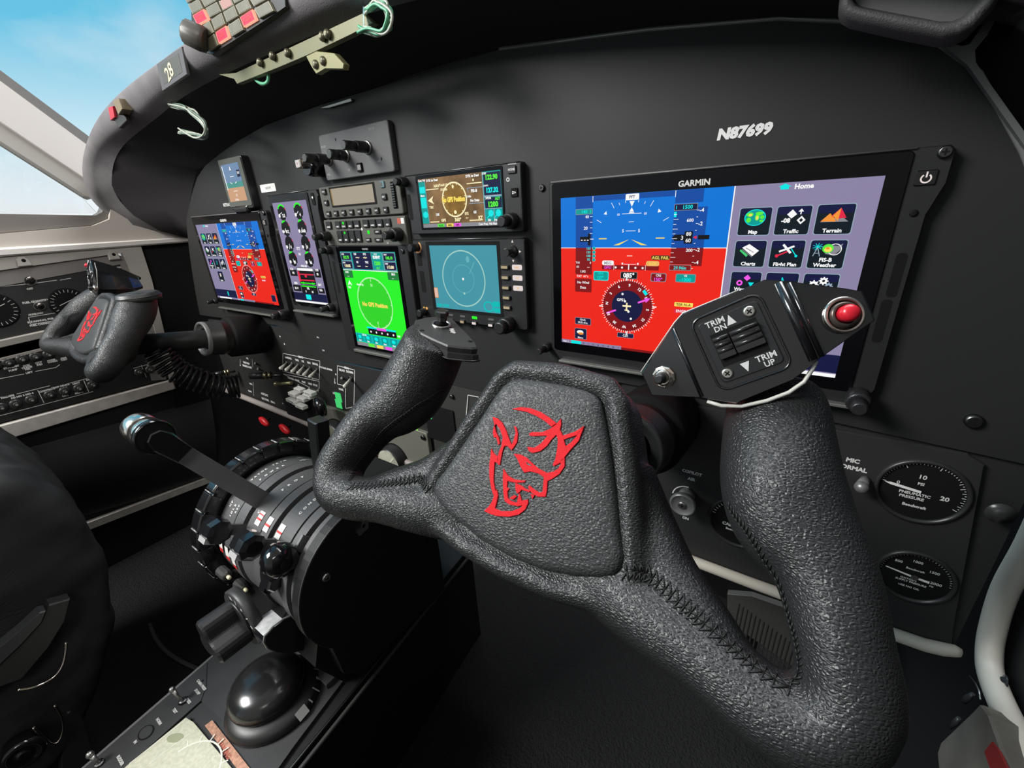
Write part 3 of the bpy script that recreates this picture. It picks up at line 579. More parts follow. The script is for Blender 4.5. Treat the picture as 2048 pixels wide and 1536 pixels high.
# ---- GDU style flight display: units of mm on the screen, 231 x 137.5
def pfd_half(m,x0,menu_right):
    # attitude side is 118.8 + 26 wide; x0 its left edge
    W=118.8 if menu_right else 144
    c=.0
    def T(t,a,b,size,col='white',al='c',bold=.02,sx=1,cc=1.0): m.m(E(col)); m.text(t,x0+a,b,c+cc,size,al,bold,sx)
    def R(a0,a1,b0,b1,col,cc=.5,r=0): m.m(E(col)); m.flat(x0+a0,x0+a1,b0,b1,c+cc,r)
    def Ln(a0,b0,a1,b1,w=.5,col='white',cc=.8): m.m(E(col)); m.line(x0+a0,b0,x0+a1,b1,w,c+cc)
    def B(a0,a1,b0,b1,fill,edge='white',r=1,cc=.6,w=.4):
        R(a0,a1,b0,b1,edge,cc,r); R(a0+w,a1-w,b0+w,b1-w,fill,cc+.1,r)
    R(0,145.2,-43.8,0,'blue',.1); R(0,145.2,-137.5,-43.8,'red',.1); R(0,145.2,-44.1,-43.5,'white',.2)
    # top band, tapes
    R(15.3,32.2,-9.8,-.2,'darkblue',.3); R(32.2,103,-4.2,-.2,'darkblue',.25); R(103,124,-9.6,-.2,'darkblue',.3)
    Ln(32.3,-.2,32.3,-5,.5); Ln(103,-.2,103,-5,.5)
    R(15.5,32.2,-43.8,-15,'darkblue',.3); R(15.5,32.2,-68,-43.8,'maroon',.3)
    B(15.5,32.2,-15,-10.2,'teal','grey',.5); T('140',24.5,-12.6,4,'cyan'); T('I',30.5,-12.6,3,'cyan')
    T('40',27,-16.9,3.6); T('20',25.8,-26.5,3.8)
    for k in range(5): Ln(29.8,-16.8-k*4.8,32.2,-16.8-k*4.8,.35)
    R(20,28.8,-38.3,-34,'black',.6); R(28,30.6,-41.6,-31.2,'black',.6)
    for k in range(3): T('-',22+3*k,-36.2,6)
    R(30.7,33.5,-36.4,-35.8,'white',.7)
    for k,t in enumerate(('135','125','108','95')): T(t,29,-44.2-3.3*k,3,'cyan','c'); B(32.6,35.6,-45.6-3.4*k,-42.8-3.4*k,'teal','cyan',1,.6,.3)
    T('TAS',18,-57,2.4); T('0',31,-57,2.6); T('GS',18,-60.8,2.4); T('---',29,-60.8,2.6)
    B(15.3,32,-67,-63,'maroon','maroon'); T('1.0G',23.5,-65,3); T('TAT  41°c',23,-69.5,2.8)
    B(15.2,32.3,-84.5,-71.8,'maroon','maroon',1); T('No Wind',23.8,-75.3,3.2); T('Data',23.8,-80,3.2)
    # altitude and vertical speed tapes
    R(102.8,120.2,-43.8,-15,'darkblue',.3); R(102.8,120.2,-56.8,-43.8,'maroon',.3); R(120.2,128,-43.8,-13,'darkblue',.28); R(120.2,128,-58,-43.8,'maroon',.28)
    B(102.6,120.6,-15.2,-10.2,'navy','grey',.5); T('1500',113.4,-12.7,4,'cyan'); T('I',104.6,-12.7,3.6,'cyan'); R(103,105,-20,-16,'cyan',.6)
    for k in range(11): Ln(103,-18-k*3.7,103+(4 if k%2 else 2.4),-18-k*3.7,.35)
    T('600',116,-22.6,3.5); T('200',117.5,-45.5,3.5)
    m.m(E('black')); m.poly([(x0+103,-35.8),(x0+105,-33.4),(x0+112.6,-33.4),(x0+112.6,-31),(x0+119,-31),(x0+119,-40.4),(x0+112.6,-40.4),(x0+112.6,-38.2),(x0+105,-38.2)],.7)
    T('3',111,-35.8,4.4); T('80',115.9,-32.9,4); T('60',115.9,-37.9,4.2)
    for k,t in enumerate(('4','2','','2','4')):
        b=-15.4-k*9.9
        if t: T('-'+t,124,b,4)
        Ln(120.4,b,122.2,b,.4); Ln(120.4,b-5,121.6,b-5,.4)
    R(123,131.5,-37.2,-34,'black',.6); m.m(E('redtile')); m.poly([(x0+119.4,-35.6),(x0+121.6,-34.4),(x0+122.6,-35.6),(x0+121.6,-36.8)],.9)
    # attitude symbols
    B(62,73.6,-5.2,-.4,'white','white',.8,.7); T('PFT',67.8,-2.8,3.2,'navy')
    m.m(E('white')); m.poly([(x0+65.6,-6),(x0+70,-6),(x0+67.8,-10.4)],.8); m.poly([(x0+65.8,-14.2),(x0+69.8,-14.2),(x0+67.8,-10.9)],.8); m.poly([(x0+65.4,-15.4),(x0+70.2,-15.4),(x0+69.6,-14.6),(x0+66,-14.6)],.8)
    cx,cz=x0+67.8,-38
    for t,l in ((-60,5),(-45,2),(-30,5.2),(-20,2),(-10,2),(10,2),(20,2),(30,5.2),(45,2),(60,5)):
        q=math.radians(90-t); r0=31.2
        if abs(t)==45: m.m(E('white')); m.poly([(cx+(r0)*math.cos(q),cz+r0*math.sin(q)),(cx+(r0+2.6)*math.cos(q+.05),cz+(r0+2.6)*math.sin(q+.05)),(cx+(r0+2.6)*math.cos(q-.05),cz+(r0+2.6)*math.sin(q-.05))],.8)
        else: m.m(E('white')); m.line(cx+r0*math.cos(q),cz+r0*math.sin(q),cx+(r0+l)*math.cos(q),cz+(r0+l)*math.sin(q),.4,.8)
    Ln(59.4,-15.8,76.4,-15.8,.45); T('10',56.4,-16.2,2.6); T('10',79.8,-16.2,2.6); Ln(65.7,-22.4,70.2,-22.4,.35); T('5',61,-29.6,3.6); T('5',75.2,-29.6,3.6); Ln(63.5,-29.7,72.2,-29.7,.45); Ln(65.5,-50.5,70.5,-50.5,.45)
    m.m(E('yellow')); m.flat(x0+38.8,x0+46.2,-36.3,-35.4,.9); m.flat(x0+89.8,x0+97,-36.3,-35.4,.9)
    m.poly([(x0+67,-36.6),(x0+52.6,-41.6),(x0+58,-41.4)],.9); m.poly([(x0+68.4,-36.6),(x0+83,-41.6),(x0+77.4,-41.4)],.9)
    # annunciations around the CDI
    B(86.9,102.6,-53.6,-49.8,'brown','brown',1.6); T('AGL FAIL',94.8,-51.7,3.5,'yellow')
    B(42.4,53.6,-58.9,-54.7,'white','white',1.6); T('MSG',48,-56.8,3.6,'grey'); R(42.4,53.6,-62.6,-59,'maroon',.6); T('GPS1',48,-60.8,3.4,'magenta')
    R(53.6,94,-62.4,-58.6,'maroon',.4); Ln(53.9,-58,53.9,-62.8,.35); Ln(82.6,-58,82.6,-62.8,.35)
    for a in (55.6,61.6,73.8,80.2): m.m(E('white')); m.disc(x0+a,-60.6,.9,.95,12)
    Ln(61,-57.2,62.4,-57.2,1.6); Ln(75,-57.2,76.4,-57.2,1.6); Ln(63,-57.6,74,-57.6,.4); R(67.2,68.1,-62.4,-57.9,'white',.9)
    B(82.8,94.2,-58.8,-54.6,'amber','amber',1.6); T('LOI',88.6,-56.6,3.6,'yellow')
    B(102.6,120.2,-62,-57.2,'maroon','grey',.8); T('29.96in',111.4,-59.6,3.5,'cyan')
    B(60.4,75.8,-70.4,-64.2,'black','grey',.6); T('085°',68.1,-67.2,5.4,bold=.04)
    B(34.2,49,-72.8,-64.4,'teal','cyan',1.4,w=.7); T('HDG',41.5,-66.4,2.4,'cyan'); T('137°',41.5,-70,3.6,'cyan')
    B(87.6,101,-72,-64.4,'maroon','grey',1.4,w=.6); T('CRS',94.4,-66.4,2.6,'white'); T('150°',94.4,-69.8,4,'magenta')
    B(108.6,124.8,-71.6,-64.4,'teal','grey',1.2,w=.6); T('VS',116.6,-66,2.4,'white'); T('-1000',116.6,-69.2,4,'cyan')
    # compass rose
    hx,hz=x0+67.6,-95.3
    m.m(E('maroon')); m.disc(hx,hz,.3,23.4,48); m.m(E('navy')); m.disc(hx,hz,.4,14.6,40)
    for k in range(72):
        q=math.radians(k*5); l=3 if k%2==0 else 1.8; m.m(E('white')); m.line(hx+23*math.cos(q),hz+23*math.sin(q),hx+(23+l*.8)*math.cos(q),hz+(23+l*.8)*math.sin(q),.5,.6)
    for k,t in enumerate('9 12 15 S 21 24 W 30 33 N 3 6'.split()):
        q=math.radians(85-k*30); m.m(E('white')); m.text(t,hx+19.4*math.cos(q),hz+19.4*math.sin(q),.8,3.4,rot=math.degrees(q)-90,bold=.04)
    for k in (0,90,180,270): 
        q=math.radians(k+3); m.m(E('white')); m.line(hx+23.5*math.cos(q),hz+23.5*math.sin(q),hx+27*math.cos(q),hz+27*math.sin(q),1,.8)
    m.m(E('magenta'))
    for r0,r1 in ((-21,-11),(11,21)):
        q=math.radians(22); m.line(hx+r0*math.cos(q),hz+r0*math.sin(q),hx+r1*math.cos(q),hz+r1*math.sin(q),1.6,.8)
    q=math.radians(22); m.poly([(hx+23*math.cos(q),hz+23*math.sin(q)),(hx+18*math.cos(q+.13),hz+18*math.sin(q+.13)),(hx+18*math.cos(q-.13),hz+18*math.sin(q-.13))],.9)
    q=math.radians(40); m.m(E('cyan')); m.line(hx+(21)*math.cos(q)-2.4*math.sin(q),hz+21*math.sin(q)+2.4*math.cos(q),hx+21*math.cos(q)+2.4*math.sin(q),hz+21*math.sin(q)-2.4*math.cos(q),2.8,.8)
    m.m(E('white'))
    for d in (-12,-5,5,12): q=math.radians(112); m.disc(hx+d*math.cos(q),hz+d*math.sin(q),.8,1.1,12)
    m.text('GPS1',hx-6,hz+5.8,.8,3.6,bold=.03); 
    m.m(E('cream')); m.line(hx,hz+3.4,hx,hz-4.2,1.4,.9); m.line(hx-4,hz+.4,hx+4,hz+.4,1.5,.9); m.line(hx-1.8,hz-3.4,hx+1.8,hz-3.4,1,.9)
    B(59.6,75.6,-125.2,-120.6,'navy','grey',.6); T('CDI',67.6,-123,3)
    # clock, menu
    B(15.2,32.4,-116.8,-109.8,'navy','grey',1); T('Clock',23.8,-111.6,2.6); T('19:51:41c',23.8,-114.6,2.8)
    B(14.8,28,-132,-120.8,'navy','grey',1); m.m(E('white')); m.ell(x0+21,-124.6,.9,3.6,2,14); m.m(E('orange')); m.ell(x0+21.8,-126,1.0,3,1.2,14); T('Menu',21.4,-130.2,2.6)
    B(109.6,124.8,-92,-88.4,'yellow','yellow',.6); T('TER N-A',117.2,-90.2,3.2,'brown'); B(109.6,124.8,-97.6,-94,'redtile','redtile',.6); T('ENGINE',117.2,-95.8,3.2,'white')
    B(127,141,-132,-120,'navy','grey',1)
    # strip along the bottom
    R(0,64,-137.5,-134,'lilac',.5); T('Nav 1',5,-135.8,2.6,'white'); R(11,22,-137.4,-134.2,'cyan',.7)
    for k,t in enumerate(('0','1','11','8','12','4','10','1')): T(t,25+k*5.2,-135.8,2.4,'navy')
    R(64,130,-137.5,-135.2,'maroon',.5)
def tile(m,x,z,w,h,lab,kind):
    c=.0; m.m(E('tileedge')); m.flat(x,x+w,z-h,z,c+.5,1.6); m.m(E('tile')); m.flat(x+.5,x+w-.5,z-h+.5,z-.5,c+.6,1.4); m.m(E('navy')); m.flat(x+1,x+w-1,z-h*.3,z-.8,c+.65,1.2)
    cx,cz=x+w/2,z-h*.36; m.m(E('white'))
    for i,t in enumerate(lab.split('|')[::-1]): m.text(t,cx,z-h*.86+i*3.6,c+1.2,3.6,bold=.035)
    def Q(col): m.m(E(col))
    if kind=='map':
        Q('teal'); m.ell(cx,cz,c+.8,7,5.6); Q('cyan'); m.ring(cx,cz,c+.85,5.2,5.7,asp=1.22); Q('lime')
        for a,b,ra,rb in ((-3.6,2.2,2.4,1.5),(-4,-1.6,1.6,1.8),(2.6,2.8,2.6,1.2),(1.4,.2,1.5,2.4),(4.6,.2,1.4,1.4),(4.4,-2.4,1.4,.8)): m.ell(cx+a,cz+b,c+.9,ra,rb,10)
        Q('yellow'); m.ell(cx-3.2,cz+1.8,c+.95,1.3,.9,8); m.ell(cx+1.4,cz-.2,c+.95,.9,1.5,8)
    if kind=='traffic':
        m.poly([(cx-4,cz+1.4),(cx-1,cz+4.6),(cx+2,cz+1.4),(cx-1,cz-1.4)],c+.9); m.text('-08',cx-4.2,cz-2.6,c+.9,4,bold=.05)
        m.poly([(cx+2.4,cz-2.6),(cx+5,cz+.2),(cx+7.6,cz-2.6),(cx+5,cz-5.4)],c+.9); Q('tile'); m.poly([(cx+3.8,cz-2.6),(cx+5,cz-1.2),(cx+6.2,cz-2.6),(cx+5,cz-4)],c+1)
        Q('white'); m.line(cx+4.2,cz+1.2,cx+4.2,cz+4,.7,c+.9); m.poly([(cx+2.6,cz+3),(cx+4.2,cz+5),(cx+5.8,cz+3)],c+.95)
    if kind=='terrain':
        Q('grey'); m.poly([(cx-8,cz-4.4),(cx+8,cz-4.4),(cx+4,cz-1)],c+.8); Q('orange'); m.poly([(cx-7.6,cz-4),(cx-3,cz+1.2),(cx+.5,cz-2.6),(cx+1,cz-4.2)],c+.9); Q('redtile'); m.poly([(cx-2,cz-.6),(cx+2.6,cz+4.4),(cx+6.6,cz-2),(cx+2,cz-2.4)],c+.95); Q('orange'); m.poly([(cx-1.2,cz-.4),(cx+2.6,cz+4.4),(cx+2.2,cz-4)],c+1.0)
    if kind=='charts':
        Q('green2'); m.poly([(cx-6.4,cz+.6),(cx-1,cz-3.6),(cx-2,cz-5),(cx-7,cz-.6)],c+.8); Q('white'); m.poly([(cx-5.6,cz+1.8),(cx-1,cz+4.4),(cx+6,cz-.4),(cx+2,cz-4.4)],c+.9); Q('grey'); m.line(cx-3,cz+1.6,cx+2.6,cz-1.6,.5,c+1); m.line(cx-5.4,cz+.6,cx+2,cz-5,.5,c+1)
    if kind=='plan':
        Q('redtile'); m.line(cx-6,cz-4,cx+1,cz-.6,1,c+.8); m.disc(cx-6,cz-4,c+.85,1.2,10); Q('cyan'); m.line(cx+2,cz+1.6,cx+6,cz-4,.6,c+.8); m.disc(cx+6,cz-4,c+.85,.9,10); Q('white'); m.line(cx-3,cz+4,cx+2.4,cz-2,1.5,c+.95); m.line(cx-5,cz-1,cx+4,cz+2.8,1.3,c+.95)
    if kind=='weather':
        Q('grey'); m.poly([(cx-2,cz+3.6),(cx+6,cz+3),(cx+8,cz+4.6),(cx+7,cz),(cx+4,cz-3.4),(cx-1,cz-2.4)],c+.8); Q('white'); m.ring(cx+4,cz+.6,c+.85,3.4,3.9); Q('lime'); m.ell(cx,cz+1.2,c+.9,3.2,3); Q('yellow'); m.ell(cx+.2,cz+.6,c+.95,2.2,1.8); Q('orange'); m.ell(cx-.2,cz+1.4,c+1,1.2,.9,10)
        Q('cyan'); [m.line(cx-6,cz+2.4,cx-6+3*math.cos(q*.7),cz+2.4+2.6*math.sin(q*.7),.35,c+.9) for q in range(9)]; Q('tileedge'); m.line(cx-6,cz+2,cx-8,cz-4,.5,c+.9); m.line(cx-6,cz+2,cx-4,cz-4,.5,c+.9); m.line(cx-7.4,cz-2,cx-4.6,cz-2,.4,c+.9)
    if kind=='way':
        Q('magenta'); m.disc(cx-4,cz-1.6,c+.9,2.2,14); m.poly([(cx-1.6,cz+2.4),(cx+1,cz+4.8),(cx+3.4,cz+2.4),(cx+1,cz)],c+.9); Q('cyan'); m.poly([(cx+2,cz-1),(cx+6,cz-1),(cx+4,cz-4.4)],c+.9); Q('tile'); m.disc(cx-4,cz-1.6,c+1,1,10)
    if kind=='music': Q('cyan'); m.line(cx,cz-3,cx,cz+3.6,.5,c+.9); m.line(cx,cz+3.6,cx+1.8,cz-.6,.6,c+.9); m.ell(cx-1,cz-3,c+.9,1.3,1,10)
    if kind=='gear':
        for a,b,r in ((-4,-1,2.6),(1.6,2,2.2),(5,-1.6,2)):
            Q('tileedge' if a==5 else 'white')
            for k in range(8): q=k*PI/4; m.line(cx+a,cz+b,cx+a+r*1.3*math.cos(q),cz+b+r*1.3*math.sin(q),.8,c+.85)
            m.disc(cx+a,cz+b,c+.9,r,14); Q('tile'); m.disc(cx+a,cz+b,c+1,r*.4,10)
    if kind=='pg': Q('white'); m.flat(cx-2.4,cx+2.4,cz-3,cz+3,c+.9,.4); Q('orange'); m.flat(cx-1.4,cx+1.4,cz-1,cz+1.6,c+1,.3)
TL=[('Map','map'),('Traffic','traffic'),('Terrain','terrain'),('Charts','charts'),('Flight Plan','plan'),('FIS-B|Weather','weather'),('Waypoint|Info','way'),('Music','music'),('Utilities','gear'),('System','pg')]
def flight_display(x,z,label,mirror):
    t=thing('flight_display',label,'display',(x+115,0,z-140),'big flight displays of the two pilots')
    f=FP.at(x,z,0)
    m=M(f,PLA); m.prism([(-13.5,12.5),(-10.5,14.5),(246,14.5),(258,14.5),(261,11.5),(261,-6),(256,-24),(256,-144),(250,-158),(-4,-158),(-13.5,-146)],0,8,1.2)
    m.m(mat('bezel_edge',(.13,.13,.125),.4)); m.tube([(-10.5,14,8.3),(243,14,8.3)],.8,8,raw=False); 
    m.m(BLK); m.box(247,253,-76,-47,6,8.05,2.4); m.box(246,252,-108,-77.5,6,8.05,2.4)
    m.build('bezel',t)
    m=M(f,GLA); m.box(-9.5,242.5,-147,13,7.5,9.2,3,.4); m.m(PRT); m.text('GARMIN',115.8,4.4,9.25,5.9,bold=.035,sx=1.05); m.build('glass',t)
    m=M(f.at(0,0,9.22),E('lilac'))
    if not mirror:
        m.flat(145.2,231,-137.5,0,.05)
        m.m(E('white')); m.flat(144.8,145.6,-137.5,0,.15); pfd_half(m,0,True)
        ox=150.6
    else:
        m.flat(0,86,-137.5,0,.05); pfd_half(m,86,False); m.m(E('white')); m.flat(85.6,86.4,-137.5,0,.15); ox=9
    for k,(lb,kd) in enumerate(TL):
        if k==9: a,b=ox+23.8,-84.5
        else: a,b=ox+(k%3)*24,-15.2-(k//3)*23
        tile(m,a,b,21.6,19.8,lb,kd)
    m.m(E('white')); m.text('Home',ox+38,-2.9,1,4.4,bold=.04); m.m(E('cyan')); m.flat(ox+24,ox+29,-4.4,-2.4,.9); m.poly([(ox+22.6,-2.6),(ox+26.5,-.6),(ox+30.4,-2.6)],.95)
    m.m(E('lilac')); 
    for k in range(16):
        m.m(mat('lit_lilac_streak',(.26,.235,.37),.4,emit=1)); b=-4-8.4*k+random.random()*4; a0=(145.6 if not mirror else 0)+random.random()*20; m.flat(a0,a0+35+random.random()*28,b-.5,b+.3,.08)
    m.m(E('navy')); m.flat((145.6 if not mirror else 0),(231 if not mirror else 85.6),-134,-120,.1)
    m.m(E('white')); m.flat((188 if not mirror else 10),(231 if not mirror else 60),-137.5,-134.8,.2); m.m(E('cyan')); m.flat(ox+40,ox+44,-131,-123,.3,.8)
    m.build('screen',t)
    key(f,250.7,-2.8,10.2,8.6,t,8,1.2,mt=GLO,name='power_button'); m=M(f,E('keywhite')); m.ring(250.7,-3.2,9.3,1.9,2.7,125,415); m.flat(250.3,251.1,-2.6,.6,9.35); m.build('power_symbol',t)
    screw(f,256,10.6,8,3.6,t)
    m=M(f,BLK); m.lathe(249.8,-23,[(2.3,7.8),(2.1,8.6),(1,9)],14); m.build('light_sensor',t)
    knob(f,247,-150,8,8,14,t,r2=5.2,h2=12); knob(f,-20,-147,2,5.2,10,t,r2=3.4,h2=12)
    screw(f,250,-152,8,2.2,t); 
    m=M(f,mat('rail_steel',(.20,.20,.185),.35,.5)); m.box(-2,246,-159,-156.5,0,14,.5,.5); m.build('bottom_rail',t)
    return t
flight_display(0,0,'big flight display behind the foreground yoke with menu tiles on its right half',False)
flight_display(-782.8,-2.2,'far left flight display with its menu tiles left of the red and blue horizon',True)
# ---- engine display (portrait)
t=thing('engine_display','tall narrow engine display of round black gauges between the far left display and the radios','display',(-450,0,-144)); f=FP.at(-494.2,21.1,0)
m=M(f,PLA); m.prism([(-13,10.5),(98,11.5),(115,11.5),(118,4),(113,-14),(113,-150),(106,-165),(-10,-165),(-13,-150)],0,8,1.2); m.m(DST); m.tube([(-12,11,8.2),(98,11.5,8.2)],.7,8,raw=False); m.build('bezel',t)
m=M(f,GLA); m.box(-9,96,-156,9.5,7.5,9.2,2.5,.4); m.build('glass',t)
m=M(f.at(0,0,9.22),E('grey')); m.m(E('lilac')); m.flat(0,90,-149.4,0,.05)
for k in range(8):
    cx,cz=22+(k%2)*44,-14-(k//2)*22.5
    m.m(E('black')); m.disc(cx,cz,.3,11.4,28); m.m(E('green')); (m.ring(cx,cz,.4,9.2,11.6,40 if k<2 else 80,150 if k<2 else 130) if k<4 or k>5 else None)
    m.m(E('redtile')); m.ring(cx,cz,.45,10.4,12,18,34); m.m(E('white')); m.line(cx,cz,cx-9.6*math.cos(.4+k*.23),cz-8*math.sin(.4+k*.23),1,.6); m.disc(cx-8.5,cz-4.5,.6,2.6,10); m.text(('2.5','4','812','640','0','0','98','96')[k],cx+3,cz-4.5,.7,6,bold=.05); m.m(E('lilac')); m.flat(cx+7,cx+12,cz-11.5,cz-6.5,.55)
m.m(E('white')); m.text('ITT',44,-66,.7,6,bold=.05); m.text('N1',44,-74,.7,5,bold=.05)
m.m(E('black'))
for a0,a1,b0,b1 in ((26,70,-104,-94),(26,70,-120,-105),(26,70,-134,-121),(4,24,-108,-98),(72,88,-108,-96),(3,25,-132,-122),(72,88,-132,-124)): m.flat(a0,a1,b0,b1,.3)
m.m(E('white')); m.flat(27,69,-99,-95,.5); m.text('FUEL LBS',48,-91.8,.6,4,bold=.05)
for b,col in ((-104,'redtile'),(-113,'redtile'),(-117.5,'green'),(-122.5,'green')): m.m(E(col)); m.flat(30 if col=='redtile' else 28,68,b-1.4,b+.4,.6)
m.m(E('redtile')); m.flat(26,31,-116,-100,.6,.5); m.disc(47,-106.5,.7,3,14); m.m(E('green')); m.disc(36,-118,.7,2,10); m.disc(62,-118,.7,2,10)
m.m(E('white'))
for a,b,s_ in ((12,-97,'1210'),(80,-97,'1190'),(14,-103,'PSI'),(80,-103,'85'),(14,-119,'GEN'),(80,-119,'BAT'),(13,-127,'28.1V'),(80,-127,'52A'),(46,-126,'OIL'),(38,-131,'0'),(56,-131,'64')): m.text(s_,a,b,.8,4.6,bold=.05)
m.m(E('navy')); m.flat(0,90,-146,-134,.2); m.m(E('cyan')); m.flat(34,48,-144,-136,.4,1.5); m.m(E('white')); m.flat(0,90,-149.4,-146.6,.3); m.build('screen',t)
knob(f,98,-152,8,6.4,9,t,r2=4.2,h2=12); 
m=M(f,BLK); m.box(103,110,-8,8,6,9,2,.4); m.m(PRT); m.disc(106.5,2,9.1,1.6,12); m.build('power_button',t)
m=M(f,mat('rail_steel')); m.box(-8,104,-166.5,-163.5,0,14,.5,.5); m.build('bottom_rail',t)
# ---- transceiver with cream window
GB=mat('radio_grey',(.078,.078,.067),.5,bump=('n',1800,.15,.0004))
t=thing('control_display','grey radio control unit with a blank cream window above the audio panel','radio',(-294,0,-5)); f=FP
m=M(f,GB); m.box(-374,-214,-5,34.2,0,6,2.5,.8); m.build('faceplate',t)
m=M(f,BLK); m.box(-351,-258,8,33,5.9,6.2,1); m.m(E('lcd')); m.flat(-347,-262,10.5,31,6.3,.5); m.m(mat('lit_lcd_edge',(.36,.25,.10),.5,emit=.8)); m.flat(-348.5,-346,10.5,31,6.35); m.build('window',t)
for a,b in [(-361,28.5),(-361,14.8)]+[(-360.5+k*16.8,.8) for k in range(8)]+[(-242.3,15.4)]: key(f,a,b,8,7,t,6,2.4,txt=random.choice(['CLR','ENT','PGM','NAV','ALT','SBY','MNU']),ts=2.6)
m=M(f,mat('blue_key',(.10,.17,.19),.4)); m.box(-247,-239,25.5,33,6,7.6,1.5,.4); m.m(GB); m.box(-249,-242.5,27,31.5,7.5,7.8); m.build('mode_key',t)
m=M(f,BLK); m.box(-230,-221,1,31,5.9,6.2,2); m.m(DST)
for k in range(10): m.box(-228,-223,3+k*2.7,4.6+k*2.7,6.1,8)
m.build('thumb_wheel',t)
# ---- audio panel
t=thing('audio_panel','black audio panel with two rows of small keys and green lamps under the cream window','radio',(-294,0,-42))
m=M(f,GB); m.box(-378,-213,-42,-7,0,6,2,.8); m.m(mat('label_red',(.4,.08,.05),.5)); m.flat(-227,-221,-16,-9.5,6.1); m.m(PRT); m.flat(-220.5,-215,-16,-9.5,6.1); m.build('faceplate',t)
for k,a in enumerate((-365.5,-344.5,-331.5,-317.5,-303.5,-285.5,-271.5,-258,-243.5)):
    key(f,a,-14,11,9.5,t,6,2.2); m=M(f,PRT); m.text(('COM3','MIC1','COM1','MIC2','COM2','NAV1','NAV2','DME','ADF')[k],a,-16.2,8.3,2.6,bold=.06)
    if k==2: m.m(E('green')); m.disc(a+.5,-12,8.4,1.9,12)
    m.build('key_lettering',t)
for k,a in enumerate((-344.5,-331.5,-318,-304.5)):
    key(f,a,-29,11,15,t,6,2.2); m=M(f,PRT); m.text(('MUS','SPR','PA','TEL')[k],a,-33.5,8.3,2.8,bold=.06)
    if k==1: m.m(E('green')); m.disc(a,-24.5,8.4,1.7,12)
    m.build('key_lettering',t)
for a,b,w in ((-265.5,-24.4,13),(-286,-34,9),(-266,-34.2,15)): key(f,a,b,w,5,t,6,1.8,txt='CRW',ts=2.6)
m=M(f,E('green')); m.disc(-284,-24.6,6.3,2.6,12); m.m(PRT); m.disc(-296.5,-20.5,6.3,1.8,10); m.text('MKR',-245,-19,6.2,3); m.text('I-C',-250,-38,6.2,3); m.build('panel_marks',t)
knob(f,-371.5,-28,6,6.6,13,t,r2=4.4,h2=12); knob(f,-226,-28,6,8.4,13,t,r2=5,h2=12)
# ---- narrow portrait navigator, green
t=thing('navigator','portrait navigator whose bright green screen reads No GPS Position','navigator',(-294,0,-198)); f=FP.at(-349.6,-48.8,0)
m=M(f,PLA); m.box(-31,136,-149,8.5,0,8,3,1); m.m(BLK); m.box(-24,-18,-60,-14,6,8.05,2); m.build('bezel',t)
m=M(f,GLA); m.box(-8,119,-140,7,7.6,9,1,.3); m.m(PRG); m.text('GARMIN',56,3.4,9.1,3.2,bold=.05); m.build('glass',t)
m=M(f.at(0,0,9.05),E('green'))
m.flat(0,113.5,-136,0,.05); m.m(E('grn2')); m.disc(57,-69.5,.15,34.5,40); m.m(E('teal')); m.flat(0,113.5,-24.5,0,.1); m.m(E('navy')); m.flat(26,78,-23,-1,.15)
m.m(E('white')); m.flat(0,113.5,-25.2,-24.2,.3)
def R2(a0,a1,b0,b1,fill,edge,cc=.3,w=.5): m.m(E(edge)); m.flat(a0,a1,b0,b1,cc,1); m.m(E(fill)); m.flat(a0+w,a1-w,b0+w,b1-w,cc+.1,1)
for a0,b1,t1,t2,tc in ((1,-1,'COM','122.75','lime'),(1,-12.5,'STBY','118.05','cream'),(90,-1,'NAV','108.10','lime'),(90,-12.5,'STBY','113.80','cream')):
    R2(a0,a0+22.5,b1-10.6,b1,'navy','tileedge'); m.m(E('white')); m.text(t1,a0+5.5,b1-2.4,.9,2.6,bold=.05); m.m(E(tc)); m.text(t2,a0+12,b1-6.4,.9,5,bold=.06)
R2(66,89,-23.5,-1,'teal','tileedge'); m.m(E('white')); m.text('IDENT',77.5,-6.8,.9,5,bold=.06); m.text('XPDR',76,-3,.9,2.6); m.m(E('lime')); m.text('1200',77.5,-14.5,.9,6.4,bold=.07); m.text('ALT',77.5,-20.6,.9,4,bold=.06)
m.m(E('cream'))
for a,b,s_ in ((38,-7,'---.-'),(54,-7,'--:--'),(38,-18.5,'----'),(54,-18.5,'---')): m.text(s_,a,b,.9,5,bold=.06)
m.m(E('white'))
for a,b,s_ in ((34,-3,'DIS'),(54,-3,'ETE'),(36,-13.6,'GS'),(56,-13.6,'TRK'),(9,-27.8,'DTK'),(105,-27.8,'BRG'),(8,-49,'TRK'),(33,-44,'North Up'),(21,-118,'2.5 nm'),(97,-112,'NM')): m.text(s_,a,b,.9,3.6,bold=.05)
m.m(mat('lit_dgreen',(.01,.20,.04),.5,emit=1)); m.flat(0,20,-35.5,-25.4,.2); m.flat(93,113.5,-35.5,-25.4,.2); m.m(E('white')); m.text('----',10,-33,.9,4); m.text('---',103,-33,.9,4)
m.poly([(5,-46.4),(10,-38.6),(15,-46.4),(10,-44.2)],.8)
m.m(mat('lit_palegreen',(.45,.9,.42),.5,emit=1)); m.ring(57,-69.5,.5,34.6,36.4,n=60)
for k in range(12): q=k*PI/6; m.line(57+33*math.cos(q),-69.5+33*math.sin(q),57+35*math.cos(q),-69.5+35*math.sin(q),1,.5)
m.text('N',57,-44,.6,5,bold=.06); m.line(57,-34.5,57,-40,1,.6); m.text('S',57,-97,.6,5,bold=.06); m.line(57,-100,57,-105,1,.6)
m.m(E('yellow')); m.text('No GPS Position',57,-71,.9,8,bold=.05,sx=.98)
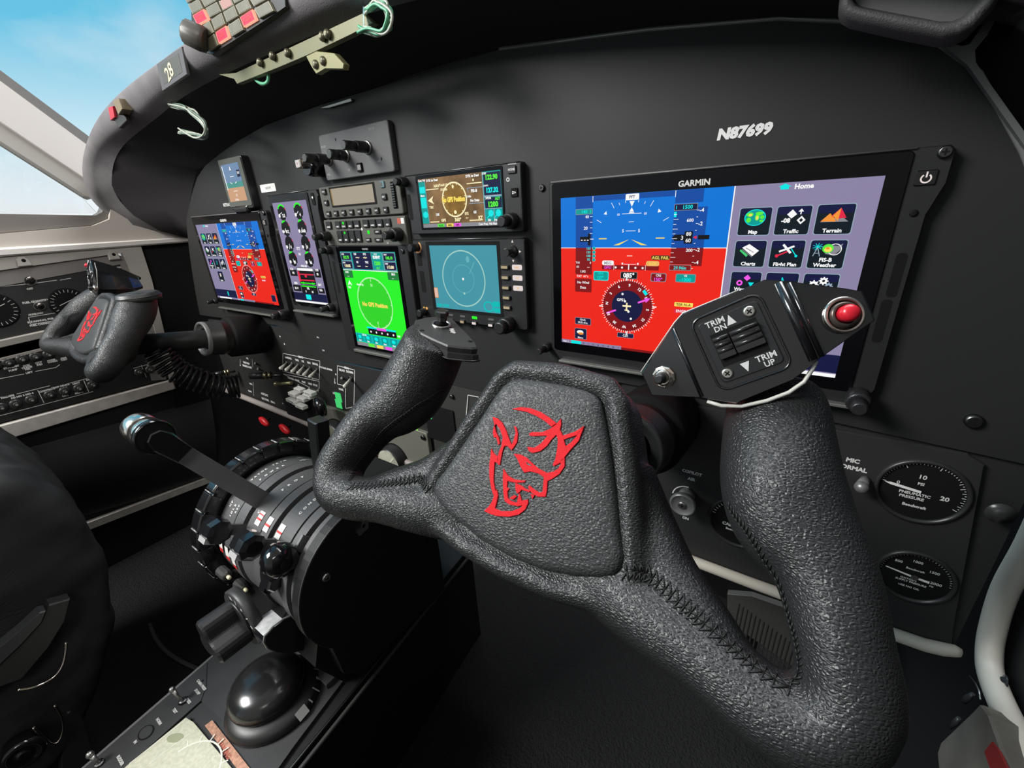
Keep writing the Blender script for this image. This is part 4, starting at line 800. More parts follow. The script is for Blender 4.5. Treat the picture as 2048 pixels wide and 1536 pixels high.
m.m(E('teal')); m.flat(0,113.5,-130,-116.6,.25); m.m(E('black')); m.flat(32,92,-115.5,-106.5,.5); m.m(E('cyan')); m.flat(30,92,-107,-104.5,.6); m.m(E('magenta')); m.flat(52,72,-108,-104.2,.7); m.m(E('white')); [m.disc(38+12*k,-111.5,.8,1.6,10) for k in range(5)]
for k in range(6): R2(1+k*18.6,18+k*18.6,-129.5,-117,'teal','cyan',.4,.6); m.m(E('cyan')); m.ell(9.5+k*18.6,-122,.8,4,2.8,12); m.m(E('white')); m.text(('Back','Map','Plan','Near','Dest','Home')[k],9.5+k*18.6,-127.4,.9,3,bold=.05)
m.m(E('grey')); m.flat(0,113.5,-136,-130.4,.3)
for k,col in ((0,'lime'),(1,'yellow'),(2,'magenta')): m.m(E(col)); m.flat(26+k*19,40+k*19,-135.6,-130.8,.5,1)
m.build('screen',t); screw(f,127,.8,8,3,t); screw(f,-24,-136,2,2.6,t)
knob(f,-24,2,6,6,10,t,r2=4,h2=8)
m=M(f,mat('rail_steel')); m.box(-8,119,-147,-143,0,13,.5,.5); m.build('bottom_rail',t)
# ---- landscape navigator
t=thing('navigator','landscape navigator with a brown map screen showing 122.90 and 1200','navigator',(-122,0,-28)); f=FP.at(-179.5,29.4,0)
m=M(f,PLA); m.box(-21.5,136.8,-57.8,5.6,0,9,2.5,.8); m.m(BLK); m.box(-21,-15.5,-42,-14,7,9.05,2); m.m(DST); m.tube([(-20,5,9),(135,5,9)],.7,8,raw=False); m.m(PAN2); m.prism([(118,-56),(135,-56),(135,-16),(126,-18),(120,-28)],8.8,9.2); m.build('bezel',t)
m=M(f,GLA); m.box(-4,116,-53,3.6,8.6,9.6,1,.3); m.build('glass',t)
m=M(f.at(0,0,9.65),mat('lit_mapbrown',(.085,.050,.022),.4,emit=1,noise=(60,.5))); m.flat(0,113.5,-50.8,0,.05)
m.m(mat('lit_mapring',(.10,.055,.012),.4,emit=1,noise=(80,.4))); m.disc(51,-23.5,.1,16,30)
m.m(E('cream')); m.ring(51,-23.5,.3,16,17.6,n=48)
for k in range(12): q=k*PI/6+.2; m.line(51+14.6*math.cos(q),-23.5+14.6*math.sin(q),51+16*math.cos(q),-23.5+16*math.sin(q),.7,.3)
m.ell(50.6,-10.6,.4,1.4,2,10); m.ell(51,-36,.4,2,2,10)
m.m(E('yellow')); m.text('No GPS Position',50,-23,.8,6.6,bold=.07,sx=.72)
m.m(E('teal')); m.flat(0,10,-46.5,-3,.1); m.flat(91,113.5,-46.5,0,.1); m.m(E('navy')); m.flat(92,113.2,-22,-1,.2); m.flat(92,113.2,-34,-24,.2)
m.m(E('cyan'))
for b0,b1 in ((-14.5,-8),(-30,-19)): m.flat(.8,9.2,b0,b1,.3,.8)
m.ell(6,-37,.4,4,3.4,14); m.ell(99,-39,.4,3.4,3.4,14); m.ell(108.5,-39,.4,3.2,3.4,14); m.line(94,-43.5,98,-40,1,.45); m.line(103.5,-43.5,107,-40,1,.45)
m.m(E('tileedge')); m.line(91,0,91,-47,.8,.4); m.line(91,-22.6,113.5,-22.6,1.4,.4); m.line(91,-34.6,113.5,-34.6,.6,.4); m.line(70,-13.6,91,-13.6,.6,.4); m.line(70,-13.6,71.5,-18,.6,.4); m.line(71,-28.4,91,-28.4,.6,.4); m.line(103,-34.6,103,-47,.6,.4); m.line(10.4,-3,10.4,-46.5,.6,.4)
m.m(E('lime')); m.text('122.90',102.8,-5.4,.8,6,bold=.06,sx=.95); m.text('1200',103,-30.4,.8,6.6,bold=.06); m.text('ALT',108.5,-25.4,.8,3.4,bold=.06)
m.m(E('cyan')); m.text('127.32',102.8,-17.2,.8,6,bold=.06,sx=.95)
m.m(E('white'))
for a,b,s_,z_ in ((6,-1.6,'Com Vol',3),(22,-2.4,'DTK to Dest',3.2),(78.5,-2.4,'DTK to Dest',3.2),(94,-1.8,'STBY',2.4),(97,-24.6,'XPDR',2.8),(79.5,-16.4,'FIS-B',4),(79.5,-25.6,'No Data',3.4),(72,-21.5,'2 Min',2.6),(25,-37.4,'DIS',3.4),(78.5,-37,'GS',3.4),(97,-45.4,'Dir',3),(107,-45.4,'Home',3),(5,-17,'Menu',2.8),(95,-12.8,'COM 2',2)): m.text(s_,a,b,.8,z_,bold=.05)
m.m(E('cream'))
for a,b,s_,z_ in ((28,-8.4,'NAV',4),(38,-8,'Track Up',3.4),(38,-12.6,'10.0nm',3.4),(17,-29.6,'TRK',3.4),(33,-43.6,'GPS',4),(54,-43.6,'360°',5),(67,-38,'ETE',3.2),(67,-42,'-:--',3.2),(85.5,-42.6,'KT',4.6)): m.text(s_,a,b,.8,z_,bold=.05)
for a0,a1,b in ((11,30,-11.4),(70,90,-9.4),(12,26,-45),(70,88,-45)): m.flat(a0,a1,b-.5,b+.5,.5,.3)
m.disc(79,-6.4,.5,1.2,10); m.poly([(12,-22.6),(21,-18),(18.6,-22.4),(21,-26.6)],.5)
m.m(E('grey')); m.flat(0,113.5,-50.8,-47,.2)
for a,col,s_ in ((28,'lime','VLOC'),(41.5,'yellow','MSG'),(52.5,'magenta','GPS')): m.m(E(col)); m.flat(a-5,a+5,-50.6,-47.2,.4,.6); m.m(E('navy')); m.text(s_,a,-49,.6,2.8,bold=.04)
m.m(E('white')); m.text('Com Freq  Psh Nav',94,-49,.6,3,bold=.04)
m.build('screen',t); key(f,127.2,-1,9.5,7,t,9,1.6,txt='HOME',ts=2.8); key(f,129,-21.4,8,8,t,9,1.6,txt='D>',ts=3.6,mt=BLK)
m=M(f,PRT); m.disc(121.5,-9.4,9.1,2,14); m.m(PLA); m.disc(121.5,-9.4,9.2,1.1,10); m.m(PRT); m.text('GARMIN',127,4.2,9.1,2.6); m.build('panel_marks',t)
knob(f,125,-47,9,8,10,t,r2=5.4,h2=11); knob(f,-21,-.8,7,5.4,12,t,r2=4,h2=6)
# ---- weather radar
t=thing('radar_display','square blue green radar display with two thin rings and a column of lit keys','display',(-122,0,-130)); f=FP.at(-174.9,-41.1,0)
m=M(f,PLA); m.box(-28,133,-89,7,0,9,3,.8); m.m(BLK); m.box(-5.5,102,-77,4,8.8,9.2,1); m.m(BLK); m.box(-23,-15,-24,-8,7,9.05,1); m.box(-22,-14,-56,-30,7,9.05,1); m.m(DST); m.tube([(-27,6.6,9),(132,6.6,9)],.7,8,raw=False); m.build('bezel',t)
m=M(f.at(0,0,9.25),E('radar')); m.flat(0,98,-73.4,0,.05); m.m(E('radarline')); m.ring(48,-37,.2,30.6,32,n=64); m.m(mat('lit_radarfaint',(.13,.42,.48),.4,emit=1)); m.ring(48,-37,.2,15.6,16.2,n=48); m.line(58,-31,66,-18,1,.2); m.ell(57,-15,.2,2.6,3.6,12); m.m(E('white')); m.disc(48,-37,.4,1.5,14); m.m(E('radarline')); m.disc(48,-53.5,.4,1.4,10)
m.m(mat('lit_teal2',(.0,.50,.46),.4,emit=1)); m.text('TEST STBY',12,-70,.4,4.4,bold=.07); m.ring(82,-66.5,.3,4.6,6.4,n=24,asp=1.15); m.flat(88,98,-66,-60,.35,.8); m.flat(89,98,-72,-67.4,.35,.8)
m.m(E('orange')); m.flat(0,6,-61,-49,.3,.5); m.m(mat('lit_pinkish',(.75,.5,.42),.4,emit=1)); m.flat(.6,5.4,-60.4,-49.6,.4,.4); m.build('screen',t)
for k in range(5): key(f,107.7,-22.2-k*10.8,11,5,t,9,2.2,lit=E('keyamber'),r=1.6)
for k,s_ in enumerate(('RNG','TLT','VP')):
    m=M(f,E('keywhite')); m.flat(116.5,129,-25-k*10.8,-19.5-k*10.8,9.1,1.4); m.m(E('amber')); m.text(s_,122.7,-22.3-k*10.8,9.2,2.4,bold=.03); m.build('legend_plate',t)
for k,a in enumerate((3.2,22,41,59.5,83.5)):
    m=M(f,E('green') if k==3 else mat('dim_legend',(.25,.25,.24),.5,emit=.5)); m.flat(a-4,a+4,-82.2 if k!=3 else -83,-80 if k!=3 else -79.6,9.1,.8); m.build('lamp',t)
    key(f,a,-87.6,8,5,t,9,2.2,lit=E('keyamber') if k<3 else E('keywhite'),r=1.4)
for a,b,rt in ((118.4,3.4,0),(118.4,-15.6,180),(110,-6.3,90),(127,-6.3,-90)):
    m=M(f,E('keywhite')); q=math.radians(rt+90); m.poly([(a+1.9*math.cos(q),b+1.9*math.sin(q)),(a+1.6*math.cos(q+2.2),b+1.6*math.sin(q+2.2)),(a+1.6*math.cos(q-2.2),b+1.6*math.sin(q-2.2))],9.1); m.build('arrow_mark',t)
m=M(f,PLA); m.lathe(118.4,-6.3,[(6.4,9),(5.6,11),(3.2,12),(3.2,18),(4,20),(3.6,22)],24); m.build('joystick',t)
m=M(f,STE); m.ring(110,-6.5,9.3,2,3.4); m.build('lock_ring',t)
knob(f,109,-84,9,9.4,12,t,r2=7.2,h2=9)
m=M(f,mat('copper_lit',(.80,.42,.18),.35,.6)); m.ring(-20,-2,9.1,5,7,-120,60); m.build('ring_light',t); knob(f,-21,-2,9,4.8,12,t); knob(f,-21,-80.5,9,5,12,t)
m=M(f,E('amber')); m.disc(-22,-76,9.1,1.8,12); m.disc(-17.5,-76,9.1,1.8,12); m.build('ring_light',t)
# ---- standby instrument
t=thing('standby_indicator','small standby horizon in a thick tilted case above the far left display','display',(-600,0,20))
F2=Fr((-621,0,17),(1,0,0),(0,0,1),(0,-1,0))
m=M(F2,PLA); m.box(0,75,0,75,0,12,4,1); m.m(mat('case_face',(.075,.08,.068),.5)); m.box(1.5,74,4,74,12,13,3,.4); m.build('case',t)
m=M(F2.at(0,0,13.1),E('navy')); 
for (a0,a1,b0,b1,cc) in ((8,64,40,66,(.16,.26,.42)),(8,64,32,44,(.07,.30,.26)),(8,64,12,33,(.60,.34,.20))): m.m(mat('lit_sb%d'%b0,cc,.4,emit=1)); m.flat(a0,a1,b0,b1,.1+b0*.002)
m.m(E('white')); m.poly([(33,57),(38,57),(35.5,63)],.4); m.line(29,48,42,48,.8,.4); m.line(25,40,31,38,1,.4); m.line(46,40,40,38,1,.4); m.line(29,27,42,27,.8,.4); m.text('15',35,21,.4,5); m.text('29.92in',32,14.5,.4,4); m.line(11,30,11,64,2,.3)
m.m(E('navy')); m.flat(53,63,46,56,.3); m.m(E('white')); m.text('360',58,52,.5,5); m.build('screen',t)
m=M(F2,GLO); m.box(14,58,-6,5,0,15,4,2); m.build('knob_block',t)
# ---- dimmer plate
t=thing('light_dimmer_unit','grey dimmer plate with three black twin knobs above the radios','control panel',(-284,0,40))
m=M(FP,mat('plate_grey',(.09,.09,.092),.45,bump=('n',1200,.2,.0004),noise=(40,.1))); m.box(-350.5,-218,41,93.5,0,7,3,.8)
m.m(BLK); m.ell(-316,85,7.1,1,2,12); m.ell(-237,56,7.1,1,2,12); m.build('plate',t)
m=M(FP,PRG)
for a,b,s_ in ((-343,80,'DH SET'),(-302,80,'DIM'),(-247,88,'MIC HI'),(-343,48,'PULL'),(-300,50,'LO'),(-243,54,'OFF')): m.text(s_,a,b,7.1,3.2,bold=.05)
m.build('lettering',t)
for a,b,h in ((-337,65,16),(-301,66,10),(-258,70,16)):
    m=M(FP,STE); m.lathe(a,b,[(7.6,7),(7.6,9),(6.5,9.6)],24); m.build('collar',t)
    knob(FP,a,b,9.5,6.2,h,t,r2=5.2 if h>12 else 5.8,h2=16 if h>12 else 12,cap=mat('knob_cap',(.06,.06,.06),.35))
key(FP,-277.5,50.5,9,10,t,7,2.4,mt=BLK,lit=PRG)
t=thing('push_button','glossy black push button with a bright square face left of the dimmer plate','button',(-372,0,55))
m=M(FP,GLO); m.lathe(-367,58,[(11,0),(11,16),(9,22)],24); m.build('housing',t); m=M(FP,CHR); m.box(-378,-366,57,68,20,30,2,1); m.m(E('keywhite')); m.flat(-375.5,-369,59,66,30.2,1); m.m(BLK); m.text('F',-372,62.5,30.4,4); m.build('lens',t)
m=M(FP,WHI); m.box(-533,-490,38,49,0,.6,1); m.m(PRG); m.text('N87699',-511,43.5,.7,5); m.build('placard',cat='label',label='small white placard on the panel between the standby horizon and the radios')
# ================================================================ centre pedestal and throttle quadrant
QY,QZ=-184,-373
FQ=Fr((0,QY,QZ),(0,1,0),(0,0,1),(1,0,0))       # a forward, b up, c to the right; origin on the quadrant's axis
def onbar(x,ang,r=80.3):      # frame lying on the barrel: ex right, ey up the curve
    q=math.radians(ang); n=Vector((0,-math.cos(q),math.sin(q))); return Fr(Vector((x,QY,QZ))+n*r,(1,0,0),Vector((0,math.sin(q),math.cos(q))),n)
pd=thing('pedestal','black centre pedestal with slotted throttle quadrant, levers, dials and placards','pedestal',(-235,-260,-700))
CON=mat('console_grey',(.040,.040,.040),.45,bump=('n',900,.15,.0004),noise=(30,.15)); CONB=mat('console_black',(.011,.011,.011),.5,spec=.3)
m=M(W0,CONB); m.prism([(-350,0),(-345,-200),(-298,-560),(-108,-560),(-134,-330),(-171,-16),(-172,0)],-700,-503,0); m.build('pedestal_body',pd)
m=M(W0,DST); m.tube([(-170,-10,-500.5),(-135,-326,-500.5),(-106,-560,-500.5)],1.6,8); m.m(mat('rail_grey',(.05,.05,.048),.4)); m.tube([(-164,-10,-505),(-129,-326,-505),(-100,-560,-505)],2.4,8)
m.m(mat('edge_grey',(.16,.16,.16),.35)); m.tube([(-345,-230,-500),(-330,-310,-500),(-313,-437,-500),(-297,-560,-500)],2.2,8); m.build('edge_rail',pd)
m=M(W0,CON); m.prism([(-340,-180),(-326,-320),(-296,-333),(-282,-344),(-240,-340),(-182,-400),(-150,-420),(-132,-420),(-140,-350),(-150,-310),(-172,-200)],-503,-499,0)
m.prism([(-326,-320),(-311,-440),(-297,-555),(-262,-555),(-275,-420),(-282,-344),(-296,-333)],-503,-498.2,0)
m.m(mat('console_plate',(.028,.028,.028),.5,bump=('n',900,.15,.0004))); m.prism([(-280,-345),(-270,-322),(-234,-331),(-182,-402),(-170,-555),(-258,-555)],-503,-499.4,0); m.build('top_plate',pd)
FCn=Fr((0,0,-498),(1,0,0),(0,1,0),(0,0,1)); PC=FCn
def pz(u,v,z=-498): p=PZ(u,v,z); return p.x,p.y
m=M(PC,PRT)
for u,v,s_,r in ((403,1370,'CABIN PRESS',-22),(395,1384,'DUMP',-22),(350,1422,'TEST',-22),(377,1402,'PRESS',66),(318,1443,'NORM',-22),(271,1484,'IN',-22),(241,1521,'RUDDER',-22)):
    a,b=pz(u,v); m.text(s_,a,b,.3,3.6,bold=.05)
m.build('console_lettering',pd)
a,b=pz(367,1402); m=M(PC,BLK); m.disc(a,b,.2,5); m.m(DST); m.lathe(a,b,[(4.2,0),(4,2),(2.6,2.6)],8,smooth=False); m.m(STE); m.tube([(a,b,2),(a-2,b-2,9),(a-6,b-3,17)],[1.5,1.7,2.7],10,raw=False); m.ball((a-6.4,b-3.2,18.6),3.2); m.build('toggle_switch',pd)
a,b=pz(200,1527); m=M(PC,DST); m.lathe(a,b,[(4.2,0),(4,2),(2.6,2.6)],8,smooth=False); m.m(STE); m.tube([(a,b,2),(a-4,b-2,12)],[1.6,2.6],10,raw=False); m.ball((a-4.4,b-2.2,14),3.4); m.build('toggle_switch',pd)
a,b=pz(292,1465); m=M(PC,BLK); m.ring(a,b,.3,6,6.8,asp=1.2); m.m(CON); m.ell(a,b,.6,7,5.6); m.build('blanking_plug',pd)
m=M(PC,mat('dial_cream',(.58,.58,.44),.45,noise=(300,.12))); q=[pz(u,v) for u,v in ((373,1437),(388,1446),(475,1550),(440,1620),(180,1620),(252,1536))]; m.prism(q,-1,2,.4)
m.m(mat('dial_green',(.33,.35,.22),.5)); a,b=pz(352,1478); m.ell(a,b,2.1,9,4.4,20,30); m.m(mat('dial_line',(.78,.78,.68),.4)); a,b=pz(370,1558); m.ring(a,b,2.15,30,31.5,20,170); 
for k in range(7): r=math.radians(35+k*20); m.line(a+31*math.cos(r),b+31*math.sin(r),a+(37)*math.cos(r),b+37*math.sin(r),1.2,2.2)
for u0,v0,u1,v1 in ((260,1530,368,1445),(300,1530,380,1470),(390,1505,410,1480)): p=pz(u0,v0);q_=pz(u1,v1); m.line(*p,*q_,.8,2.2)
m.build('trim_indicator',pd,label='pale cream dial face')
m=M(PC,mat('placard_orange',(.50,.26,.17),.55,noise=(260,.35))); q=[pz(u,v) for u,v in ((410,1452),(425,1441),(510,1550),(492,1562))]; m.prism(q,-.5,.8); m.m(mat('placard_red',(.42,.10,.06),.5)); a,b=pz(446,1487); m.text('WARNING',a+7,b-2,.9,6,bold=.04,rot=-2,sx=.9); m.build('placard',pd,label='faded orange placard')
screw(PC,*pz(379,1441),0,2.2,pd); screw(PC,*pz(463,1432),0,1.8,pd); screw(PC,*pz(404,1362),0,1.4,pd)
a,b=pz(640,1300,-498); 
m=M(Fr((-196,-243,-492),(1,0,0),(0,1,0),(0,0,1)),mat('corner_plate',(.05,.05,.05),.5)); m.prism([(-14,-16),(26,-16),(26,30),(-6,30)],-8,0,.5); m.m(PRT); m.text('RIGHT',8,-6,.2,4.5,bold=.05); m.text('RUD',4,8,.2,4.5,bold=.05); m.flat(14,18,10,14,.3); m.build('corner_placard',pd)
# rudder trim dome
rd=thing('rudder_trim_knob','large glossy black domed trim knob on the pedestal with a numbered ring','knob',(-213,-297,-499))
FD=Fr((-212,-297,-499),(1,0,0),(0,1,0),(0,0,1))
m=M(FD,mat('ring_black',(.014,.014,.014),.4)); m.lathe(0,0,[(48,0),(48,5),(44.5,10),(36,12.5)],60); m.m(PRT)
for k in range(9):
    r=math.radians(8+k*15); f=FD.at(43.6*math.cos(r),43.6*math.sin(r),8.2,math.degrees(r)-90); n=Vector((math.cos(r),math.sin(r),.8)).normalized(); t_=Vector((-math.sin(r),math.cos(r),0)); ff=Fr(FD(46.4*math.cos(r),46.4*math.sin(r),7.8),t_*-1,n.cross(t_*-1),n)
    if k==0: m.add([tuple(ff(x,y,.3)) for x,y in ((-6,-5),(6,-5),(6,5),(-6,5))],[(0,1,2,3)],raw=True)
    elif k%2==0: m.add([tuple(ff(x,y,.3)) for x,y in ((-.7,-5),(.7,-5),(.7,5),(-.7,5))],[(0,1,2,3)],raw=True)
    else:
        vs,fs=text_geo(str(k),.06); m.add([tuple(ff((v.x-.3)*7,(v.y-.35)*7,.3)) for v in vs],fs,raw=True)
m.build('numbered_ring',rd)
m=M(FD,mat('dome_gloss',(.016,.016,.016),.22,coat=.25)); m.lathe(-6,-1,[(38,9),(39,16),(38,22),(35,27),(29.5,31.5),(21,34.5),(12,36),(4,36.6),(.5,36.7)],64); m.build('dome',rd)
# quadrant
tq=pd
BAR=mat('barrel_grey',(.085,.085,.087),.5,bump=('n',900,.15,.0004)); 
m=M(FQ,BAR)
edges=[-335,-304.5,-300.5,-283.5,-278.5,-250.5,-246.5,-232.5,-227.5,-197.5,-193,-180.5,-175.5,-163]
prof=[]
for i in range(0,len(edges)-1,2):
    raised=(i//2)%2
    r_=80 if not raised else 82
    prof+= [(70,edges[i]+.3),(r_,edges[i]+.4),(r_,edges[i+1]-.2),(70,edges[i+1])]
m.lathe(0,0,prof,96,smooth=False); m.build('barrel',tq)
m=M(FQ,BLK); m.lathe(0,0,[(74,-336),(74,-162)],64); m.build('slot_lining',tq)
m=M(FQ,CONB)
dp=[(86*math.cos(math.radians(t)),86*math.sin(math.radians(t))) for t in range(-20,221,6)]
m.prism([(100,-126),(100,-20)]+dp+[(-62,-100),(-40,-126)],-163,-150,.8); m.build('quadrant_side_plate',tq)
m=M(FQ,CONB); m.prism([(-70,-40),(-82,-75),(-60,-126),(100,-126),(100,60),(0,60)],-335,-163,0); m.build('quadrant_housing',tq)
m=M(FQ,mat('side_arc',(.05,.05,.05),.4)); m.tube([FQ(86*math.cos(math.radians(t)),86*math.sin(math.radians(t)),-151) for t in range(20,200,6)],.8,6); m.build('edge_line',tq)
m=M(FQ.at(-52,33,-150),STE); m.lathe(0,0,[(4.6,0),(4.6,1.6),(3.4,3)],20); m.m(DST); m.lathe(0,0,[(2,3.0),(1.6,3.4)],6); m.build('screw',tq)
m=M(FQ,STE); m.prism([(-8,52),(4,54),(6,62),(0,66),(-3,60),(-10,60)],-150,-147.5,.3); m.m(BLK); m.disc(-1,61,-147.3,2.2,12); m.build('clip',tq)
def btext(m,s_,x,ang,size,along=True,sp=1.0,bold=.06):     # lettering that runs around the barrel
    w=len(s_)*size*sp
    for i,ch in enumerate(s_):
        if ch==' ': continue
        a=ang+((i-(len(s_)-1)/2)*size*sp)/80.3*57.3*(1 if along else 0); f=onbar(x,a,82.2 if -283<x<-278 else 80.4)
        vs,fs=text_geo(ch,bold); w0=min(v.x for v in vs); w1=max(v.x for v in vs)
        # letters read from the pilots' seats: up is to the left around the barrel
        m.add([tuple(f(-(v.y-.35)*size,(v.x-(w0+w1)/2)*size,.15)) for v in vs],fs,raw=True)
m=M(W0,PRT)
btext(m,'ELEVATOR TRIM',-323,80,4.2,sp=1.15); btext(m,'POWER',-311,84,4.4,sp=1.7); btext(m,'DN',-311,113,4.2); btext(m,'PROP',-264,84,5,sp=1.7); btext(m,'CONDITION',-211,85,4.8,sp=1.35)
btext(m,'UP',-325,46,4.2); btext(m,'IDLE',-316,42,4.2); btext(m,'REV',-309,45,3.6); btext(m,'C',-270,52,5)
for x,ang,s_,z_ in ((-187,60,'HIGH',4),(-187,56,'LOW',4),(-190,35,'FUEL',4.6),(-189,31.5,'CUTOFF',4.6)):
    f=onbar(x,ang); m.fr=f; m.text(s_,0,0,.15,z_,bold=.08,rot=-50); m.fr=W0
m.build('barrel_lettering',tq)
def bpatch(m,x0,x1,a0,a1,mt,r=80.5):
    m.m(mt); n=6; P=[]
    for i in range(n+1):
        q=math.radians(a0+(a1-a0)*i/n)
        for x in (x0,x1): P.append((x,QY-r*math.cos(q),QZ+r*math.sin(q)))
    m.add(P,[(2*i,2*i+1,2*i+3,2*i+2) for i in range(n)],raw=True)
m=M(W0,WHI); RDM=mat('mark_red',(.6,.03,.03),.5)
for x in (-262,-241,-220):
    r=82.6 if x==-241 else 80.6; bpatch(m,x-5,x+4,43,54,mat('mark_white',(.80,.78,.74),.5),r); bpatch(m,x-5,x+4,47,48.6,RDM,r+.2); bpatch(m,x-5,x+4,51,52,RDM,r+.2) if x<-250 else None
m.build('range_marks',tq); m=M(W0,WHI)
for x,a0 in ((-322,8),(-308,4),(-294,0)): bpatch(m,x-5,x+3,a0,a0+9,mat('mark_white',(.8,.78,.74),.5),82.6); bpatch(m,x-5,x+3,a0-4,a0,RDM,82.6)
m.build('range_marks',tq)
m=M(W0,mat('marker_arrow',(.6,.6,.58),.5)); bpatch(m,-314,-313,113,123,PRT); bpatch(m,-325,-324,113,119,PRT); m.build('arrow_marks',tq)
# levers
def lever(x,w,ang,rl,knobf,label,curve=0):
    q=math.radians(ang); n=Vector((0,-math.cos(q),math.sin(q))); f=Fr(Vector((x,QY,QZ)),Vector((0,math.sin(q),math.cos(q))),n)
    # f: a = around, b = outward, c = right
    m=M(f,mat('lever_grey',(.14,.14,.143),.38,bump=('n',700,.2,.0004)))
    hw=w/2; m.prism([(-hw,60),(hw,60),(hw*.9,rl*.6),(hw*.8,rl-10),(-hw*.8,rl-10),(-hw*.9,rl*.6)],-1.6,1.6,.3)
    o=m.build('lever',tq,label=label); knobf(m.fr,rl,o); return o
def tknob(f,rl,o):
    f=Fr(f(0,0,6),f.x,f.y,f.z)
    m=M(Fr(f(0,rl,0),f.x,f.y,f.z),CHR); m.lathe(0,0,[(10,-42),(14,-40.5),(14.4,-38),(14.4,-22),(13,-20.5)],40); m.m(mat('knob_gap',(.10,.07,.05),.4)); m.lathe(0,0,[(12,-20.5),(12,-18.5)],32)
    m.m(CHR); m.lathe(0,0,[(13.6,-18.5),(15,-17),(15,-4),(14.4,-3)],40); m.m(GLO); m.lathe(0,0,[(14.8,-3),(16.4,-1.5),(16.4,3),(15.4,5)],40); m.m(BLK); m.lathe(0,0,[(13.6,5.05),(13.2,3.5)],32); m.build('chrome_grip',o,label='polished chrome double grip')
    m=M(Fr(f(0,rl,0),f.x,f.y,f.z),GLOP); m.prism([(-9,-30),(9,-30),(10.5,-6),(7,4),(0,7),(-7,4),(-10.5,-6)],4,9,1.2); m.build('grip_boss',o)
lever(-281,21,60,218,tknob,'grey power lever with the chrome grip')
def fknob(sz,tint):
    def g(f,rl,o):
        fr=Fr(f(0,rl+sz*.2,0),f.x,f.y,f.z); m=M(fr,GLOP)
        m.loft([[(a*k,b*k,c) for a,b in [(sz*math.cos(t*PI/4+.3),sz*math.sin(t*PI/4+.3)) for t in range(8)]] for k,c in ((.6,-sz*.95),(.95,-sz*.75),(1,0),(.95,sz*.6),(.6,sz*.8))],smooth=False)
        m.m(mat('facet_glint',(.60,.60,.59),.25,.3)); m.loft([[(-sz*.80+a,sz*.30+b,c) for a,b in ((-3.4,-5.5),(3,-7),(3,6),(-2.5,6))] for c in (-sz*.75,sz*.25)],smooth=False)  # bright block on each knob paints the reflection of its glossy facets
        m.build('lever_knob',o)
    return g
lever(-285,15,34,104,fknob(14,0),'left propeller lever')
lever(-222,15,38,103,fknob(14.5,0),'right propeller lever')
lever(-180,20,50,96,lambda f,rl,o:None,'short flat condition lever')
m=M(Fr((-183,QY-95*math.cos(math.radians(38)),QZ+95*math.sin(math.radians(38))),(0,1,0),(0,0,1),(1,0,0)),GLO); m.lathe(0,0,[(6,-14),(15,-9),(17.5,0),(15,9),(6,13)],28); m.build('round_lever_knob',tq)
def lev2(x,ang,h,w,name):
    q=math.radians(ang); n=Vector((0,-math.cos(q),math.sin(q))); m=M(Fr((x,QY,QZ),(1,0,0),Vector((0,math.sin(q),math.cos(q))),n),GLOP)
    m.prism([(-w/2,-8),(w/2,-6),(w/2,8),(-w/2,10)],75,75+h,3); return m.build(name,tq)
# tall condition lever standing up on the far side
q=math.radians(98); n=Vector((0,-math.cos(q),math.sin(q))); m=M(Fr((-232,QY,QZ),(1,0,0),n,Vector((0,-math.sin(q),-math.cos(q)))),mat('blade_black',(.011,.012,.012),.2,coat=.2)); m.prism([(-6,74),(5,74),(7,110),(9,158),(-9,160),(-9,120)],-9,7,1.5); m.build('upright_lever',tq)
m=M(Fr((-194,QY-87*math.cos(math.radians(19)),QZ+87*math.sin(math.radians(19))),(0,1,0),(0,0,1),(1,0,0)),GLOP); m.lathe(0,0,[(6,-12),(9,-10),(9,2),(7,4)],6,smooth=False); m.lathe(-4,-4,[(5,-14),(7,-12),(7,-2)],6,smooth=False); m.build('friction_lock',tq)
for (u,v) in ((449,1147),(483,1172)):
    p=PX(u,v,-310); f=Fr(p,(1,0,0),(0,.3,1),None); f=Fr(p,(0,0.3,1),(0,1,-.3),(1,0,0)); m=M(f,STE); m.m(mat('knurl_grey',(.10,.10,.10),.3,.5)); m.lathe(0,0,[(4,-10),(6.4,-9),(6.4,6),(5,8)],10,smooth=False); m.m(mat('lamp_cream',(.75,.72,.5),.4)); m.lathe(0,0,[(2.2,8),(2.2,13),(1,14)],10); m.m(BLK); m.tube([p+Vector((2,4,-4)),p+Vector((6,24,-12))],5,8); m.build('friction_knob',tq)
# flap handle
fh=thing('flap_lever','black D shaped flap lever with bright placard face below the quadrant','lever',(-205,-275,-440))
D=[tuple(PX(u,v,-186))[1:] for u,v in ((606,1222),(567.5,1238.7),(548,1253),(530,1273),(528,1284.6),(536,1298),(556,1306),(585,1308),(614,1298),(628,1280))]
FX=Fr((0,0,0),(0,1,0),(0,0,1),(1,0,0))
m=M(FX,GLOP); m.prism([(a,b) for a,b in D],-208,-186,1.2); m.build('grip',fh)
m=M(FX,mat('lever_rim',(.35,.35,.33),.3,.5)); m.tube([(-187,a,b) for a,b in D[:7]],.9,8); m.build('rim',fh)
m=M(FX,mat('placard_silver',(.42,.42,.42),.4,noise=(200,.2)));
P=[]; 
for (a,b) in D[1:4]:
    for x in (-208,-187): P.append((x,a-.8,b+1.0))
m.add(P,[(2*i,2*i+1,2*i+3,2*i+2) for i in range(2)],True,raw=True)
m.build('bright_face',fh,label='pale silver face')
